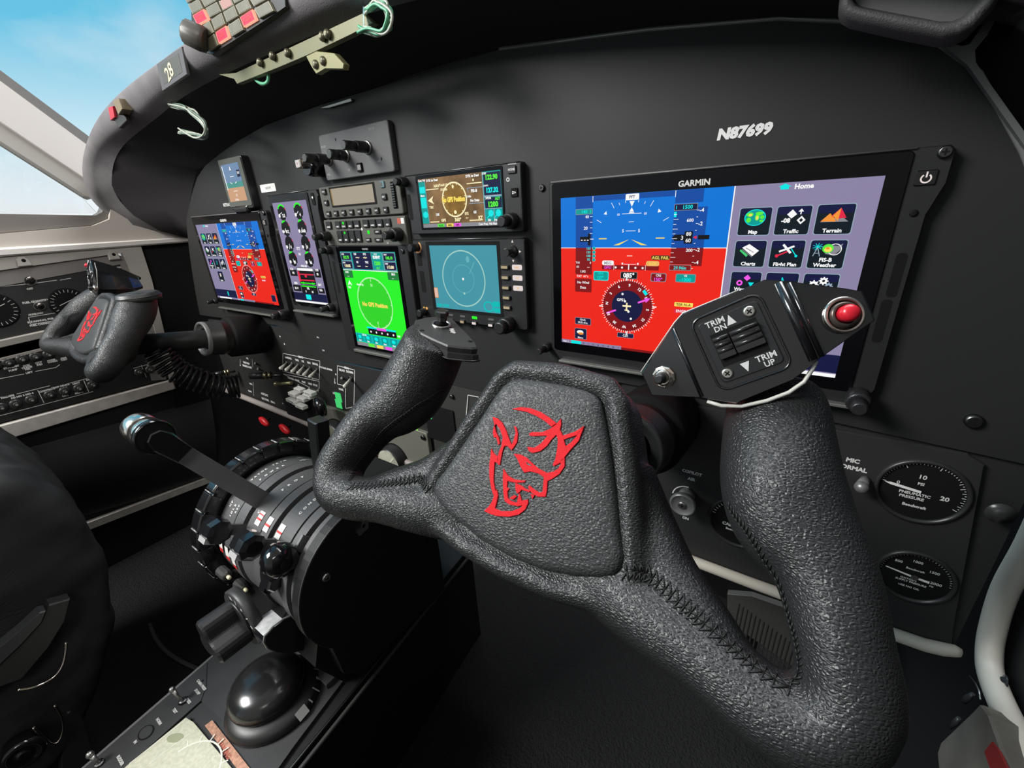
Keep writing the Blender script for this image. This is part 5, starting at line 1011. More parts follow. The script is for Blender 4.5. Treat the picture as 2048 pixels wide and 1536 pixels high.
# aileron trim
at=thing('aileron_trim_knob','big black lobed trim knob with a numbered dial on the front of the pedestal','knob',(-300,-300,-500))
p=PY(484,1236,-292); FA=Fr(p,(1,0,0),(0,-.25,1),None); FA=Fr(p,(1,0,0),(0,.0,1),(0,-1,0))
m=M(FA,CON); m.lathe(0,0,[(33,-9),(33,0),(31,1.5)],48); m.m(PRT)
for k,s_ in enumerate(('10','','5','','0')):
    r=math.radians(100-k*22); f=FA.at(27.6*math.cos(r),27.6*math.sin(r),1.6,math.degrees(r)-90); m2=m; m.fr=f
    if s_: m.text(s_,0,0,.15,6,bold=.06)
    else: m.flat(-.6,.6,-3.5,3.5,.2)
m.fr=FA; m.build('numbered_dial',at)
m=M(FA,PLA); out=[]
for i in range(48):
    t=2*PI*i/48; r=21+6*math.cos(3*t+.9); out.append((r*math.cos(t)-2,r*math.sin(t)-3))
m.lathe(0,0,[(24,1.5),(23,4)],36); m.prism(out,3,34,2.2); m.build('knob',at)
# elevator trim wheel
tw=thing('trim_wheel','black elevator trim wheel with a notched rim on the left of the quadrant','wheel',(-348,-184,-474))
FW_=Fr((-347,QY,QZ),(0,1,0),(0,0,1),(1,0,0)); m=M(FW_,GLOP); n=27
for k in range(n):
    t0=2*PI*k/n; R=[]
    for s_ in range(7):
        t=t0+2*PI/n*.84*s_/6; R.append([(r*math.cos(t),r*math.sin(t),c) for r,c in ((86,-10),(99,-10),(101,-8),(101,8),(99,10),(86,10))])
    m.loft(R,smooth=False)
m.lathe(0,0,[(60,-6),(92,-8),(97,-7),(97,7),(92,8),(60,6)],72,cap=True); m.build('notched_rim',tw,bevel=.5)
m=M(FW_,mat('wheel_glint',(.34,.34,.33),.25,.3))  # pale bars paint the highlights along the notch edges
for k in range(n):
    t=2*PI*(k+.92)/n; m.tube([FW_(100.6*math.cos(t),100.6*math.sin(t),-7),FW_(100.6*math.cos(t),100.6*math.sin(t),7.5)],.9,6)
m.build('rim_glints',tw)
# ================================================================ sub panels below the main panel
SP=mat('subpanel_black',(.016,.016,.016),.55,bump=('n',900,.1,.0004)); SPG=mat('subpanel_grey',(.030,.030,.027),.55)
FS=FP.at(0,0,-4)
def z3(a,b,y=4): p=PY(440+a/5.484,640+b/5.484,y); return p.x,p.z
ls=thing('switch_panel','lower left switch panel crowded with toggles and outlined boxes above the pale strip','control panel',(-640,4,-390))
m=M(FS,SP); m.prism([(-905,-200),(-600,-186),(-548,-192),(-522,-212),(-430,-230),(-143,-226),(-143,-300),(-230,-310),(-300,-330),(-385,-386),(-905,-380)],-5,0,0); m.build('face',ls)
def boxline(m,pts,w=.7,c=.3):
    for i in range(len(pts)): p,q=pts[i],pts[(i+1)%len(pts)]; m.line(*p,*q,w,c)
m=M(FS,PRT)
boxline(m,[z3(692,365),z3(1098,450),z3(1090,655),z3(690,560)],1.1); boxline(m,[z3(690,590),z3(1090,672),z3(1086,790)][:3],1.1)
boxline(m,[z3(1288,500),z3(1478,548),z3(1470,950),z3(1380,970),z3(1378,725),z3(1288,700)],1.2)
for a,b,s_,sz in ((750,415,'LANDING',5),(845,440,'TAXI',5),(910,452,'ICE',5),(978,468,'NAV',5),(1045,482,'RECOG',5),(885,405,'LIGHTS',5),(775,640,'ANTI-ICE',5),(850,662,'BOOT',5),(920,680,'PROP',5),(990,700,'VENT',5),(1048,715,'PITOT',5),(1160,530,'HYD FLUID SENSOR',4.4),(1340,550,'RELAY',5.5),(1425,570,'DOWN',5.5),(1390,525,'GEAR',5),(1330,760,'NOSE',5),(1250,800,'LH',5),(290,470,'IGNITION',6),(300,510,'ENGINE START',6),(300,420,'ON',5),(490,815,'AUX BAT',7),(500,870,'EXT PWR',7),(580,900,'GEN 2',6),(85,28,'AVIONICS',5),(250,65,'PROP SYNC  AUTOFEATHER',5),(340,700,'PARK',5),(330,780,'BRAKE',5)):
    x,z=z3(a,b); m.text(s_,x,z,.4,sz,bold=.07)
m.line(*z3(365,680),*z3(372,830),.8,.3); m.line(*z3(225,430),*z3(222,500),.8,.3); m.line(*z3(355,430),*z3(360,520),.8,.3); m.line(*z3(1260,640),*z3(1262,700),1.4,.3); m.build('lettering',ls)
TGM=mat('toggle_ivory',(.50,.50,.44),.4)
def toggle(p,tip,parent,r=2.4,mt=None):
    m=M(W0,mt or TGM); a=Vector((p[0],3,p[1])); m.tube([a,a.lerp(tip,.5),tip],[r*.7,r*.85,r*1.25],10); m.ball(tuple(tip),r*1.35,raw=True,n=8); m.m(DST); m.tube([a+Vector((0,3,0)),a+Vector((0,-2,0))],r*1.7,10); return m.build('toggle_switch',parent)
for (a,b),(c,d) in zip(((735,470),(795,480),(858,495),(925,508),(990,525),(1065,545)),((665,530),(728,545),(793,563),(857,580),(922,600),(990,620))):
    toggle(z3(a,b),PY(440+c/5.484,640+d/5.484,-20),ls)
toggle(z3(1440,640),PY(440+1370/5.484,640+725/5.484,-20),ls,2.6)
for a,b in ((395,470),(1345,630),(1085,765),(990,740),(870,715),(425,530)): toggle(z3(a,b),PY(440+(a-8)/5.484,640+(b+10)/5.484,-4),ls,1.8,mat('toggle_grey',(.2,.2,.18),.4))
m=M(FS,E('green2')); x,z=z3(1300,845); m.flat(x-9,x+9,z-9,z+9,.5,1); x,z=z3(1300,905); m.flat(x-9,x+9,z-11,z+6,.5,1); m.build('gear_lamps',ls,label='lit green gear lamps')
m=M(FS,PRT); 
for a,b in ((1272,595),(1262,685),(660,180),(708,262),(225,495),(690,915)): x,z=z3(a,b); m.disc(x,z,.4,1.8,10)
m.build('indicator_dots',ls)
# bank of white rockers and gear handle
wb=thing('rocker_bank','stack of white capped rocker switches under the toggle row','switch',(-470,-20,-360))
m=M(FS,PLA); x,z=z3(860,880); m.box(x-34,x+44,z-34,z+34,0,12,2,.5); m.build('base',wb)
for a,b,w in ((870,765,22),(810,812,24),(985,800,24),(970,832,24),(905,865,24),(785,880,24),(890,945,26),(830,905,14)):
    p=PY(440+a/5.484,640+b/5.484,-16); m=M(Fr(p,(1,0,-.04),(0,0,1),(0,-1,0)),mat('rocker_white',(.66,.66,.62),.4)); m.box(-w/2,w/2,-3.4,3.4,-6,5,1.2,.6); m.m(PRG); m.flat(-w*.3,w*.3,-.6,.6,5.1); m.build('white_rocker',wb)
p=PY(440+1100/5.484,640+950/5.484,-30); m=M(Fr(p,(.9,-.4,0),(0,0,1)),GLO); m.lathe(0,0,[(8,-9),(17,-7),(19,0),(17,7),(8,9)],24); t=m.build('gear_handle',cat='lever',label='round black gear handle beside the white rockers')
# jack plugs
def plug(u0,v0,u1,v1,x,label):
    t=thing('headset_plug',label,'plug',tuple(PY(u1,v1,-20)),group=None); a=PY(u0,v0,-40); b=PY(u1,v1,-2)
    d=(b-a); m=M(W0,PLA); m.tube([a,a.lerp(b,.45)],[6,7],12); m.build('handle',t); m=M(W0,mat('brass',(.45,.40,.24),.3,1)); m.tube([a.lerp(b,.45),a.lerp(b,.55)],7.5,12); m.tube([a.lerp(b,.6),a.lerp(b,.68)],7.5,12); m.build('ring',t,label='brass ring'); m=M(W0,DST); m.tube([a.lerp(b,.55),b],3,10); m.build('tip',t)
plug(500,752,562,750,0,'dark headset plug with brass rings left of the toggle row'); plug(430,750,470,742,0,'brass headset plug near the end of the coiled cord')
m=M(W0,mat('brass_dull',(.42,.40,.22),.35,.8)); a=PY(552,768,-10); b=PY(583,766,-3); m.tube([a,b],3.4,10); m.ball(tuple(a),5,raw=True,n=8); m.build('brass_lever',cat='lever',label='short brass tipped lever below the dark headset plug')
for u,v,l in ((528,843,'left of the two red oval pull handles under the pale strip'),(569,858,'right of the two red oval pull handles under the pale strip')):
    p=PY(u,v,-14); m=M(Fr(p,(1,0,-.25),(0,0,1),(0,-1,0)),mat('handle_red',(.55,.015,.02),.35)); R=[]
    for k,c in ((.6,-5),(.95,-3),(1,0),(.95,3),(.6,5)): R.append([(17*k*math.cos(t*PI/10),8.5*k*math.sin(t*PI/10),c) for t in range(20)])
    m.loft(R); m.m(BLK); m.tube([p+Vector((0,3,0)),p+Vector((0,14,2))],3,8); m.build('pull_handle',cat='handle',label=l)
# ---------------- pressurisation gauges on grey plates
GP=mat('plate_olive_grey',(.13,.13,.105),.55)
def gplate(cx,cz,w,h,label,face,gx=0,gz=0,gr=34):
    t=thing('pressure_controller',label,'gauge',(cx,4,cz-h/2)); m=M(FS.at(cx,cz,0),GP); m.box(-w/2,w/2,-h/2,h/2,0,6,4,.8); m.build('plate',t)
    m=M(FS.at(cx,cz,0),BLK); m.lathe(gx,gz,[(gr+4,5.9),(gr+4,6.2)],36); m.m(PLA); m.lathe(gx,gz,[(gr+2,6),(gr+2,22),(gr,24)],36,cap=False); m.build('housing',t)
    m=M(FS.at(cx,cz,0),face); m.disc(gx,gz,23,gr+.4,36); m.m(mat('dial_pale_green',(.40,.46,.36),.4)); m.ring(gx,gz,23.2,gr*.35,gr*.62,200,340); m.m(mat('pointer_pale',(.72,.72,.60),.4)); m.line(gx,gz,gx+gr*.55,gz+gr*.6,3,23.4); m.disc(gx-gr*.3,gz-gr*.3,23.3,gr*.2); m.build('dial',t)
    for a,b in ((w/2-8,h/2-8),(-w/2+8,h/2-8)): screw(FS.at(cx,cz,6),a,b,0,4.4,t,DST)
gplate(-288,-366,108,108,'pale round pressure gauge on a grey plate seen through the foreground yoke',mat('dial_pale',(.47,.47,.38),.35,noise=(70,.2)),-28,-16,26)
gplate(-470,-372,112,96,'dim round gauge on a grey plate beside the quadrant, half hidden by the yoke horn',mat('dial_dim',(.20,.20,.15),.35,noise=(70,.3)),0,-14,38)
cp=thing('starter_panel','grey black panel with lit annunciator keys between the yoke horn and hub','control panel',(-190,4,-330))
m=M(FS,SPG); m.prism([(-225,-222),(-60,-222),(-40,-236),(-40,-345),(-225,-345)],-.2,3,.6); m.m(BLK); m.box(-232,-176,-318,-262,3,5,1); m.build('face',cp)
def zz(a,b,y=0): p=PY(640+a/7.877,820+b/7.877,y); return p.x,p.z
m=M(FP,PRT); x,z=zz(1510,130); m.flat(x-10,x+10,z-3,z+3,1.4,2); m.m(PRT); x,z=zz(1690,85); m.flat(x-11,x+9,z-3,z+3,1.4,2); m.m(E('green2')); m.flat(x-2,x+11,z-3.2,z+3.2,1.6,2); m.m(mat('lit_limedim',(.25,.62,.08),.4,emit=1)); x,z=zz(1500,300); m.flat(x-8,x+8,z-3,z+3,1.4,2); m.build('lit_keys',cp)
m=M(FP,PRT); P=[tuple(PY(u,v,0))[0:3:2] for u,v in ((962,795),(936,790),(932,838))]
for i in range(2): m.line(*P[i],*P[i+1],1.2,.2)
x,z=P[0]; m.text('ENG',x+6,z-3,.2,5,bold=.06); m.text('START',x-2,z-9,.2,5,bold=.06); m.text('MODE',x,z-15,.2,5,bold=.06); m.build('lettering',cp)
screw(FP,*(PY(904,793,0)[0],PY(904,793,0)[2]),0,3.4,cp)
# ---------------- right sub panel with gauges
rp=thing('subpanel','black right hand sub panel holding the copilot air knob and round gauges','control panel',(150,4,-365))
m=M(FS,SP); m.prism([(-142,-224),(-100,-222),(60,-176),(240,-178),(352,-184),(352,-364),(-142,-372)],-5,0,0); m.build('backing',rp)
cor=[tuple(PY(u,v,0))[0:3:2] for u,v in ((1690,862),(1940,893),(1962,908),(1968,930))]
m=M(FP,mat('gauge_panel_black',(.021,.021,.021),.5,bump=('n',900,.08,.0004))); m.prism([(120,-190),(135,-186),(240,-184.5),(316,-184),(326,-190),(350,-362),(40,-364),(40,-300),(106,-262),(118,-232)],-3,0,.8); m.build('face',rp)
m=M(FP,PRT)
for u,v,s_,sz in ((1384,945,'COPILOT',4.4),(1383,958,'AIR',4.4),(1371,1036,'ON',4),(1706,921,'MIC',5),(1702,935,'NORMAL',5)):
    p=PY(u,v,0); m.text(s_,p.x,p.z,.2,sz,bold=.05,al='c')
p=PY(1380,1005,0); m.ring(p.x-4,p.z+4,.2,13,14.2,85,175); m.build('lettering',rp)
for u,v in ((1398,838),(1357,1080)): p=PY(u,v,0); screw(FP,p.x,p.z,0,2.6,rp,DST)
p=PY(1375,988,0); f=FP.at(p.x,p.z,0)
KG=mat('knob_grey',(.24,.24,.235),.36,.5); m=M(f,KG); m.lathe(0,0,[(8,0),(8,8),(6,10),(5,16)],28); t=m.build('air_pull_knob',rp,label='brushed grey knob'); m=M(f,KG); m.lathe(0,0,[(9,14),(12,16),(12.6,19),(11.6,21.5),(10.5,21.5),(10,20.8),(4.5,20.8)],40,smooth=True); m.build('knob_head',t); m=M(f,STE); m.lathe(0,0,[(4,20.6),(4,21.6),(3,22.2)],20); m.m(BLK); m.box(-2,2,-.4,.4,22,22.4); m.box(-.4,.4,-2,2,22,22.5); m.build('screw',t)
p=PY(1722,958,0); m=M(W0,KG); m.tube([Vector((p.x+3,2,p.z+1)),Vector((p.x,-10,p.z-1))],[3,4.6],12); m.ball((p.x,-11,p.z-1),5,raw=True,n=8); m.build('toggle_switch',cat='switch',label='grey toggle switch labelled mic normal right of the foreground horn')
def gauge(cx,cz,R_,label,draw):
    t=thing('gauge',label,'gauge',(cx,0,cz-R_)); f=FP.at(cx,cz,0); m=M(f,mat('gauge_rim',(.022,.022,.022),.35)); m.lathe(0,0,[(R_,-1),(R_,1.6),(R_-1.2,2.4),(R_-2.6,2.2),(R_-3.2,-.5)],64,cap=False); m.build('rim',t)
    m=M(f,BLK); m.disc(0,0,.15,R_-2.8,48); m.m(PRT); draw(m,R_-3.5); m.build('dial',t); return t,f
def d1(m,r):
    for k in range(41):
        q=math.radians(172-k*4.9); l=2.8 if k%10==0 else (2.2 if k>26 and k%2==0 else 1.0)
        m.line((r)*math.cos(q),r*math.sin(q),(r-l)*math.cos(q),(r-l)*math.sin(q),.45,.3)
    m.text('0',-14,4,.3,4); m.text('10',-1.5,12.5,.3,5); m.text('PSI',-1.5,6.5,.3,3.2,bold=.03); m.text('20',13.5,-1.5,.3,5,bold=.03); m.text('PNEUMATIC',-3,-3,.3,3.3,bold=.03); m.text('PRESSURE',-4,-6.6,.3,3.3,bold=.03); m.text('Beechcraft',-1,-13.4,.3,3.2,bold=.04)
def d2(m,r):
    m.text('500',-12,11,.3,3.2); m.text('1000',-1,15,.3,3.2); m.text('1500',10,9.5,.3,3.2); m.text('2000',13,-.5,.3,3.4); m.text('Beechcraft',-1,7,.3,2.6); m.text('OXYGEN',-3,-3.5,.3,2.4); m.text('SUPPLY PRESSURE',-1,-6,.3,2.4,bold=.03); m.text('USE NO OIL',-1,-11,.3,2.4,bold=.03); m.text('PSI',11,-4,.3,2)
    for k in range(31): q=math.radians(180-k*6); m.line(r*math.cos(q),r*math.sin(q),(r-1.2)*math.cos(q),(r-1.2)*math.sin(q),.3,.3)
def d3(m,r):
    m.text('CABIN AIR',-3,-5,.3,4.6,bold=.05); m.text('Beechcraft',-3,-10,.3,3.4,bold=.04); m.text('0',-8,6,.3,4); 
    for k in range(21): q=math.radians(170-k*8); m.line(r*math.cos(q),r*math.sin(q),(r-2.6)*math.cos(q),(r-2.6)*math.sin(q),.7,.3)
t,f=gauge(300,-221.5,27.5,'pneumatic pressure gauge, upper of the two round gauges right of the foreground horn',d1)
m=M(f,WHI); m.poly([(-22,2.5),(-18,3.2),(0,.9),(0,-1.3),(-18,1.0)],.9); m.build('pointer',t)
t,f=gauge(314,-299.5,25,'small oxygen supply pressure gauge, lower of the two round gauges',d2)
m=M(f,WHI); m.poly([(-19,2.6),(-18,3.2),(0,.9),(9,.4),(9,-1.8),(0,-.9),(-17,2.0)],.9); m.m(STE); m.disc(0,0,1.1,2.4,16); m.build('pointer',t)
p=PY(1478,1046,0); t,f=gauge(p.x,p.z,28,'cabin air gauge partly hidden behind the inner edge of the foreground horn',d3)
# ---------------- rudder pedal, loose things on the right
t=thing('rudder_pedal','ribbed dark rudder pedal below the cream tube seen through the foreground yoke','pedal',(200,120,-560))
Pq=[PY(u,v,90) for u,v in ((1455,1186),(1503,1190),(1585,1218),(1660,1330),(1600,1340),(1455,1240))]
m=M(FP,mat('pedal_grey',(.045,.045,.040),.6)); m.prism([(p_.x,p_.z) for p_ in Pq],-96,-88,.5); m.build('plate',t)
m=M(FP,mat('pedal_rib',(.022,.022,.020),.7))
for k in range(20):
    x=Pq[0].x+14+k*(Pq[2].x-Pq[0].x)/14; z0=Pq[0].z-7-(k*2.2); m.box(x,x+1.6,z0-60,z0,-88.2,-87,0,.3)
m.build('ribs',t,kind=None)
m=M(FP,DST); m.box(Pq[0].x+30,Pq[0].x+44,-700,Pq[0].z-60,-130,-96,2); m.build('arm',t)
t=thing('plastic_housing','worn grey plastic housing with a dull red patch below the white side frame','housing',(372,-80,-440))
Pg=[PX(u,v,372) for u,v in ((1968,1411),(1953,1427),(1918,1460),(1887,1489),(1880,1510),(1885,1560),(2040,1580),(2005,1490),(1984,1432))]
FXr=Fr((0,0,0),(0,1,0),(0,0,1),(1,0,0)); FXl=Fr((0,0,0),(0,-1,0),(0,0,1),(-1,0,0))
m=M(FXl,mat('plastic_taupe',(.17,.155,.135),.45,noise=(25,.2))); m.prism([(-p_.y,p_.z) for p_ in Pg],-388,-370,2); m.build('shell',t)
Pr=[PX(u,v,370) for u,v in ((1988,1484),(1972,1505),(1986,1545),(2024,1550),(2000,1500))]
m=M(FXl,mat('dull_red',(.30,.03,.03),.5)); m.prism([(-p_.y,p_.z) for p_ in Pr],-370.5,-369,.2); m.build('red_patch',t,label='dull red patch')
m=M(W0,STE); m.tube([PX(u,v,378) for u,v in ((1939,1352),(1950,1366),(1958,1382),(1961,1400))],.7,6); m.build('bent_wire',cat='wire',label='short bent bright wire beside the lower bend of the white side frame')
m=M(W0,mat('wire_clamp',(.13,.13,.13),.3,.7)); a=PX(1930,1400,380); m.tube([PX(1926,1403,380),PX(1935,1396,380),PX(1946,1388,380)],[2,2.6,1.5],8); m.tube([PX(1900,1455,380),PX(1912,1444,380),PX(1918,1436,380)],[1.5,2.4,1.6],8); m.build('metal_clips',cat='clip',label='small dark metal clips on the carpet left of the white side frame')
for u,v,r in ((2012,1363,3),(1997,1020,5)): 
    f=Fr(PX(u,v,392),(0,-1,0),(0,0,1),(-1,0,0)) if u>2000 else FP.at(341,-222,4)
    m=M(f,mat('stud_black',(.03,.03,.03),.3)); m.lathe(0,0,[(r*1.6,0),(r*1.6,1),(r,1.4),(r*.8,3),(r*.3,3.4)],18); m.build('wall_stud',cat='screw',label='black fastener on the side wall '+('behind the white frame' if u>2000 else 'right of the pneumatic gauge'))
# frame with glass above the right of the panel
t=thing('visor','grey rounded visor frame with smoked glass at the upper right','visor',(300,-60,130))
yv=-62; O_=[PY(u,v,yv) for u,v in ((1700,-90),(1681,-20),(1677,16),(1684,32),(1700,42),(1790,62),(1880,80),(1915,78),(1945,64),(1985,20),(2030,-50),(2060,-100))]
I_=[PY(u,v,yv) for u,v in ((1716,-90),(1709,-20),(1711,2),(1716,10),(1726,14),(1800,28),(1880,43),(1905,42),(1924,34),(1950,8),(1990,-50),(2010,-100))]
m=M(W0,mat('visor_grey',(.060,.060,.060),.6,bump=('n',1100,.6,.0006))); R=[]
for o_,i_ in zip(O_,I_):
    R.append([o_+Vector((0,14,0)),o_,o_*.75+i_*.25+Vector((0,-5,0)),o_*.35+i_*.65+Vector((0,-5,0)),i_,i_+Vector((0,4,0))])
grid(m,R,True); m.build('frame',t)
m=M(FP,mat('smoked_glass',(.10,.10,.10),.25,noise=(12,.3))); m.prism([(p_.x,p_.z) for p_ in I_],58,60); m.build('glass',t)
m=M(W0,mat('post_metal',(.16,.16,.16),.32,.3)); Pm=[PY(u,v,-8) for u,v in ((1880,82),(1925,92),(1940,88),(1960,60),(2010,-20),(2022,-20),(1975,70),(1950,100),(1952,125),(1975,160),(2048,262),(2060,300),(2048,290),(1960,165),(1935,130),(1895,98))]
m.add([tuple(p_) for p_ in Pm]+[tuple(p_+Vector((0,6,0))) for p_ in Pm],[tuple(range(len(Pm)))]+[(i,(i+1)%len(Pm),(i+1)%len(Pm)+len(Pm),i+len(Pm)) for i in range(len(Pm))]); m.build('trim_9',kind='structure')
m=M(W0,BLK); Pm=[PY(u,v,6) for u,v in ((1560,-60),(1560,42),(1750,46),(1885,90),(1950,140),(2060,330),(2200,330),(2200,-160),(1560,-160))]
m.add([tuple(p_) for p_ in Pm]+[tuple(p_+Vector((0,6,0))) for p_ in Pm],[tuple(range(len(Pm)))]+[(i,(i+1)%len(Pm),(i+1)%len(Pm)+len(Pm),i+len(Pm)) for i in range(len(Pm))]); m.build('wall_upper_right',kind='structure')
# ================================================================ on and under the glareshield
ya=-106
an=thing('annunciator_panel','warning light panel of olive tiles, some lit red, on top of the glareshield','warning panel',(-330,-106,170))
def za(a,b): p=PY(380+a/9.309,b/9.309,ya); return Vector((p.x,0,p.z))
c0=za(430,800); e1=(za(1400,190)-c0)/4; r2_=za(340,560); e2=(r2_-c0); 
rowsA=[[(430,800),(625,655),(870,520),(1105,350),(1400,190)],[(340,560),(550,410),(780,270),(1020,130),(1290,-20)],[(220,330),(460,190),(700,70),(920,-60),(1180,-190)],[(130,130),(360,0),(590,-140),(820,-260),(1080,-390)],[(20,-80),(250,-210),(480,-350),(720,-480),(960,-600)]]
Pb=[za(a,b) for a,b in ((250,980),(400,1010),(1560,260),(1760,120),(1700,-700),(-60,-700),(-20,-100),(10,420),(150,800))]
m=M(FP,PAN2); m.prism([(p_.x,p_.z) for p_ in Pb],99,105,.6); m.build('housing',an)
TM=mat('tile_olive',(.125,.118,.078),.45,noise=(60,.12)); TE=mat('tile_edge',(.24,.225,.16),.4)
for r_,row in enumerate(rowsA):
    for c_,(a,b) in enumerate(row):
        o=za(a,b); lit=(r_,c_) in ((0,1),(0,3),(2,0)); pink=(r_,c_)==(2,2)
        nx=za(*row[min(c_+1,4)])-za(*row[max(c_-1,0)]); nx=nx/(2 if 0<c_<4 else 1); up_=rowsA[min(r_+1,4)][c_]; dn=rowsA[max(r_-1,0)][c_]; nu=(za(*up_)-za(*dn))/(2 if 0<r_<4 else 1)
        def Q(k): return [((o+nx*x*k+nu*y*k).x,(o+nx*x*k+nu*y*k).z) for x,y in ((-.5,-.5),(.5,-.5),(.5,.5),(-.5,.5))]
        m=M(FP,TE if not lit else mat('lit_rededge',(.95,.45,.30),.4,emit=1)); m.prism(Q(.87),104,107.5,.2)
        m.m(mat('lit_warn',(.95,.03,.06),.4,emit=1,noise=(60,.1)) if lit else (mat('tile_pink',(.34,.17,.14),.45) if pink else TM)); m.poly(Q(.75),107.7)
        if lit:
            m.m(mat('warn_letters',(.35,.0,.01),.5)); q=math.degrees(math.atan2(nx.z,nx.x)); m.text(('FUEL','','L GEN')[0] if c_==1 else 'R GEN',o.x,o.z,107.9,5,rot=q,bold=.05)
        m.build('warning_tile',an)
kb=an
A_=PY(408,80,-112); B_=PY(367,61,-124); d=(B_-A_).normalized(); f=Fr(A_,d.cross(Vector((0,0,1))),d.cross(Vector((0,0,1))).cross(d)*-1,d); L_=(B_-A_).length
m=M(f,mat('knob_taupe',(.085,.080,.070),.45)); m.lathe(0,0,[(11,-2),(12,2),(11.5,L_-2),(9,L_)],32,flute=1.1); m.build('ribbed_knob',kb)
cc_=thing('compass_card','small tilted card holder with a cream number card on the glareshield edge','card holder',tuple(PY(340,180,-110)))
def pyq(L_,y): return [(PY(u,v,y).x,PY(u,v,y).z) for u,v in L_]
m=M(FP,mat('holder_grey',(.085,.082,.085),.5)); m.prism(pyq(((309,127),(359,92),(370,148),(321,182)),-106),101,104,.6); m.build('frame',cc_)
m=M(FP,mat('card_dark',(.07,.07,.06),.5)); m.prism(pyq(((317,130),(353,106),(361,143),(324,169)),-106),103,104.2); m.m(mat('card_cream',(.55,.50,.36),.5)); p=PY(338,148,-106); m.text('28',p.x-2,p.z+3,104.5,19,bold=.02,rot=14,sx=1.2); pass; m.build('card',cc_)
sw=thing('guarded_switch','small red and tan switch pair clipped to the left end of the glareshield','switch',tuple(PY(235,240,-108)))
m=M(FP,mat('switch_red',(.55,.03,.05),.35)); m.prism(pyq(((216,215),(225,212),(229,234),(221,241)),-108),99,108,.6); m.build('red_rocker',sw)
m=M(FP,mat('switch_tan',(.20,.16,.10),.45)); m.prism(pyq(((229,203),(240,197),(248,218),(240,230)),-108),98,110,.6); m.build('tan_rocker',sw)
m=M(FP,DST); m.prism(pyq(((224,212),(232,206),(252,240),(236,256),(229,244)),-106),99,105,.6); m.build('bracket',sw)
# olive mounting rail and bracket
br=thing('mounting_rail','long olive metal rail under the glareshield with a riveted bracket','bracket',tuple(PY(600,120,-84)))
m=M(FP,OLI); m.prism(pyq(((438,148),(470,146),(560,104),(725,26),(746,46),(700,70),(612,112),(560,134),(474,168),(468,158)),-86),80,86,.6); m.build('rail',br)
m=M(FP,mat('olive_yellow',(.20,.19,.09),.45,.3)); m.prism(pyq(((612,112),(632,102),(668,106),(688,128),(686,138),(650,137),(632,148),(622,132)),-88),82,88,.6); m.build('angle_bracket',br)
for u,v in ((632,129),(647,122),(520,125),(545,112),(655,68),(645,73),(575,106)):
    p=PY(u,v,-88); m=M(FP.at(p.x,p.z,88),mat('rivet_olive',(.16,.15,.10),.35,.6)); m.lathe(0,0,[(4,-1),(3.6,1.6),(1.6,3)],12); m.build('rivet',br)
def loop(pts,y,n,r,sp,label,mt):
    m=M(W0,mt); t=thing('wire_loop',label,'wire',tuple(PY(*pts[len(pts)//2],y)))
    for k in range(n):
        m=M(W0,mt if k%2 else mat('wire_pale',(.40,.43,.36),.35)); P=[PY(u+(random.random()-.5)*sp,v+(random.random()-.5)*sp,y-k*1.2) for u,v in pts]
        Q=[]
        for i in range(len(P)-1):
            p0,p1,p2,p3=P[max(i-1,0)],P[i],P[i+1],P[min(i+2,len(P)-1)]
            for s_ in range(5): tt=s_/5; Q.append(.5*((2*p1)+(p2-p0)*tt+(2*p0-5*p1+4*p2-p3)*tt*tt+(3*p1-p0-3*p2+p3)*tt**3))
        Q.append(P[-1]); m.tube(Q,r,6); m.build('strand',t)
WG=mat('wire_green',(.12,.42,.24),.35)
loop([(735,22),(752,4),(768,10),(778,32),(776,52),(760,66),(738,62),(722,58)],-88,16,1.1,14,'pale green wire bundle hanging out of the right end of the rail',WG)
loop([(508,145),(512,160),(524,168),(535,162),(538,145)],-80,2,1.6,2,'bright green wire loop below the middle of the rail',WG)
loop([(338,212),(362,213),(385,225),(405,245),(414,262),(405,274),(388,270),(360,262)],-70,11,1.2,11,'pale wire bundle under the left part of the glareshield',mat('wire_greygreen',(.14,.20,.16),.4))
p=PY(727,40,-92); m=M(Fr(p,(.8,-.5,.2),(0,.2,1)),mat('lamp_lens',(.45,.80,.85),.1,emit=.8)); m.ell(0,0,0,5,11,20,15); m.build('lamp_lens',cat='lamp',label='small pale cyan glowing lamp at the right end of the rail')
f=Fr(PY(310,338,-22),(1,0,0),(0,0,1),(0,-1,0)); t=thing('air_vent','round black eyeball vent with thin bright rim inside the hood end','vent',tuple(PY(310,338,-22)))
m=M(f,STE); m.tube([f(23*math.cos(q*PI/16),22*math.sin(q*PI/16),0) for q in range(-20,9)],.7,6); m.build('rim',t); m=M(f,PLA); m.lathe(0,0,[(24,-14),(24,-1),(20,-4),(8,-9)],32); m.build('ball',t)
m=M(FP,SILV); m.prism(pyq(((644,216),(704,197),(706,203),(660,216)),-2),2,4,.3); m.build('hood_edge_highlight',kind='structure')  # silver highlight on the underhood edge, painted as a bright strip
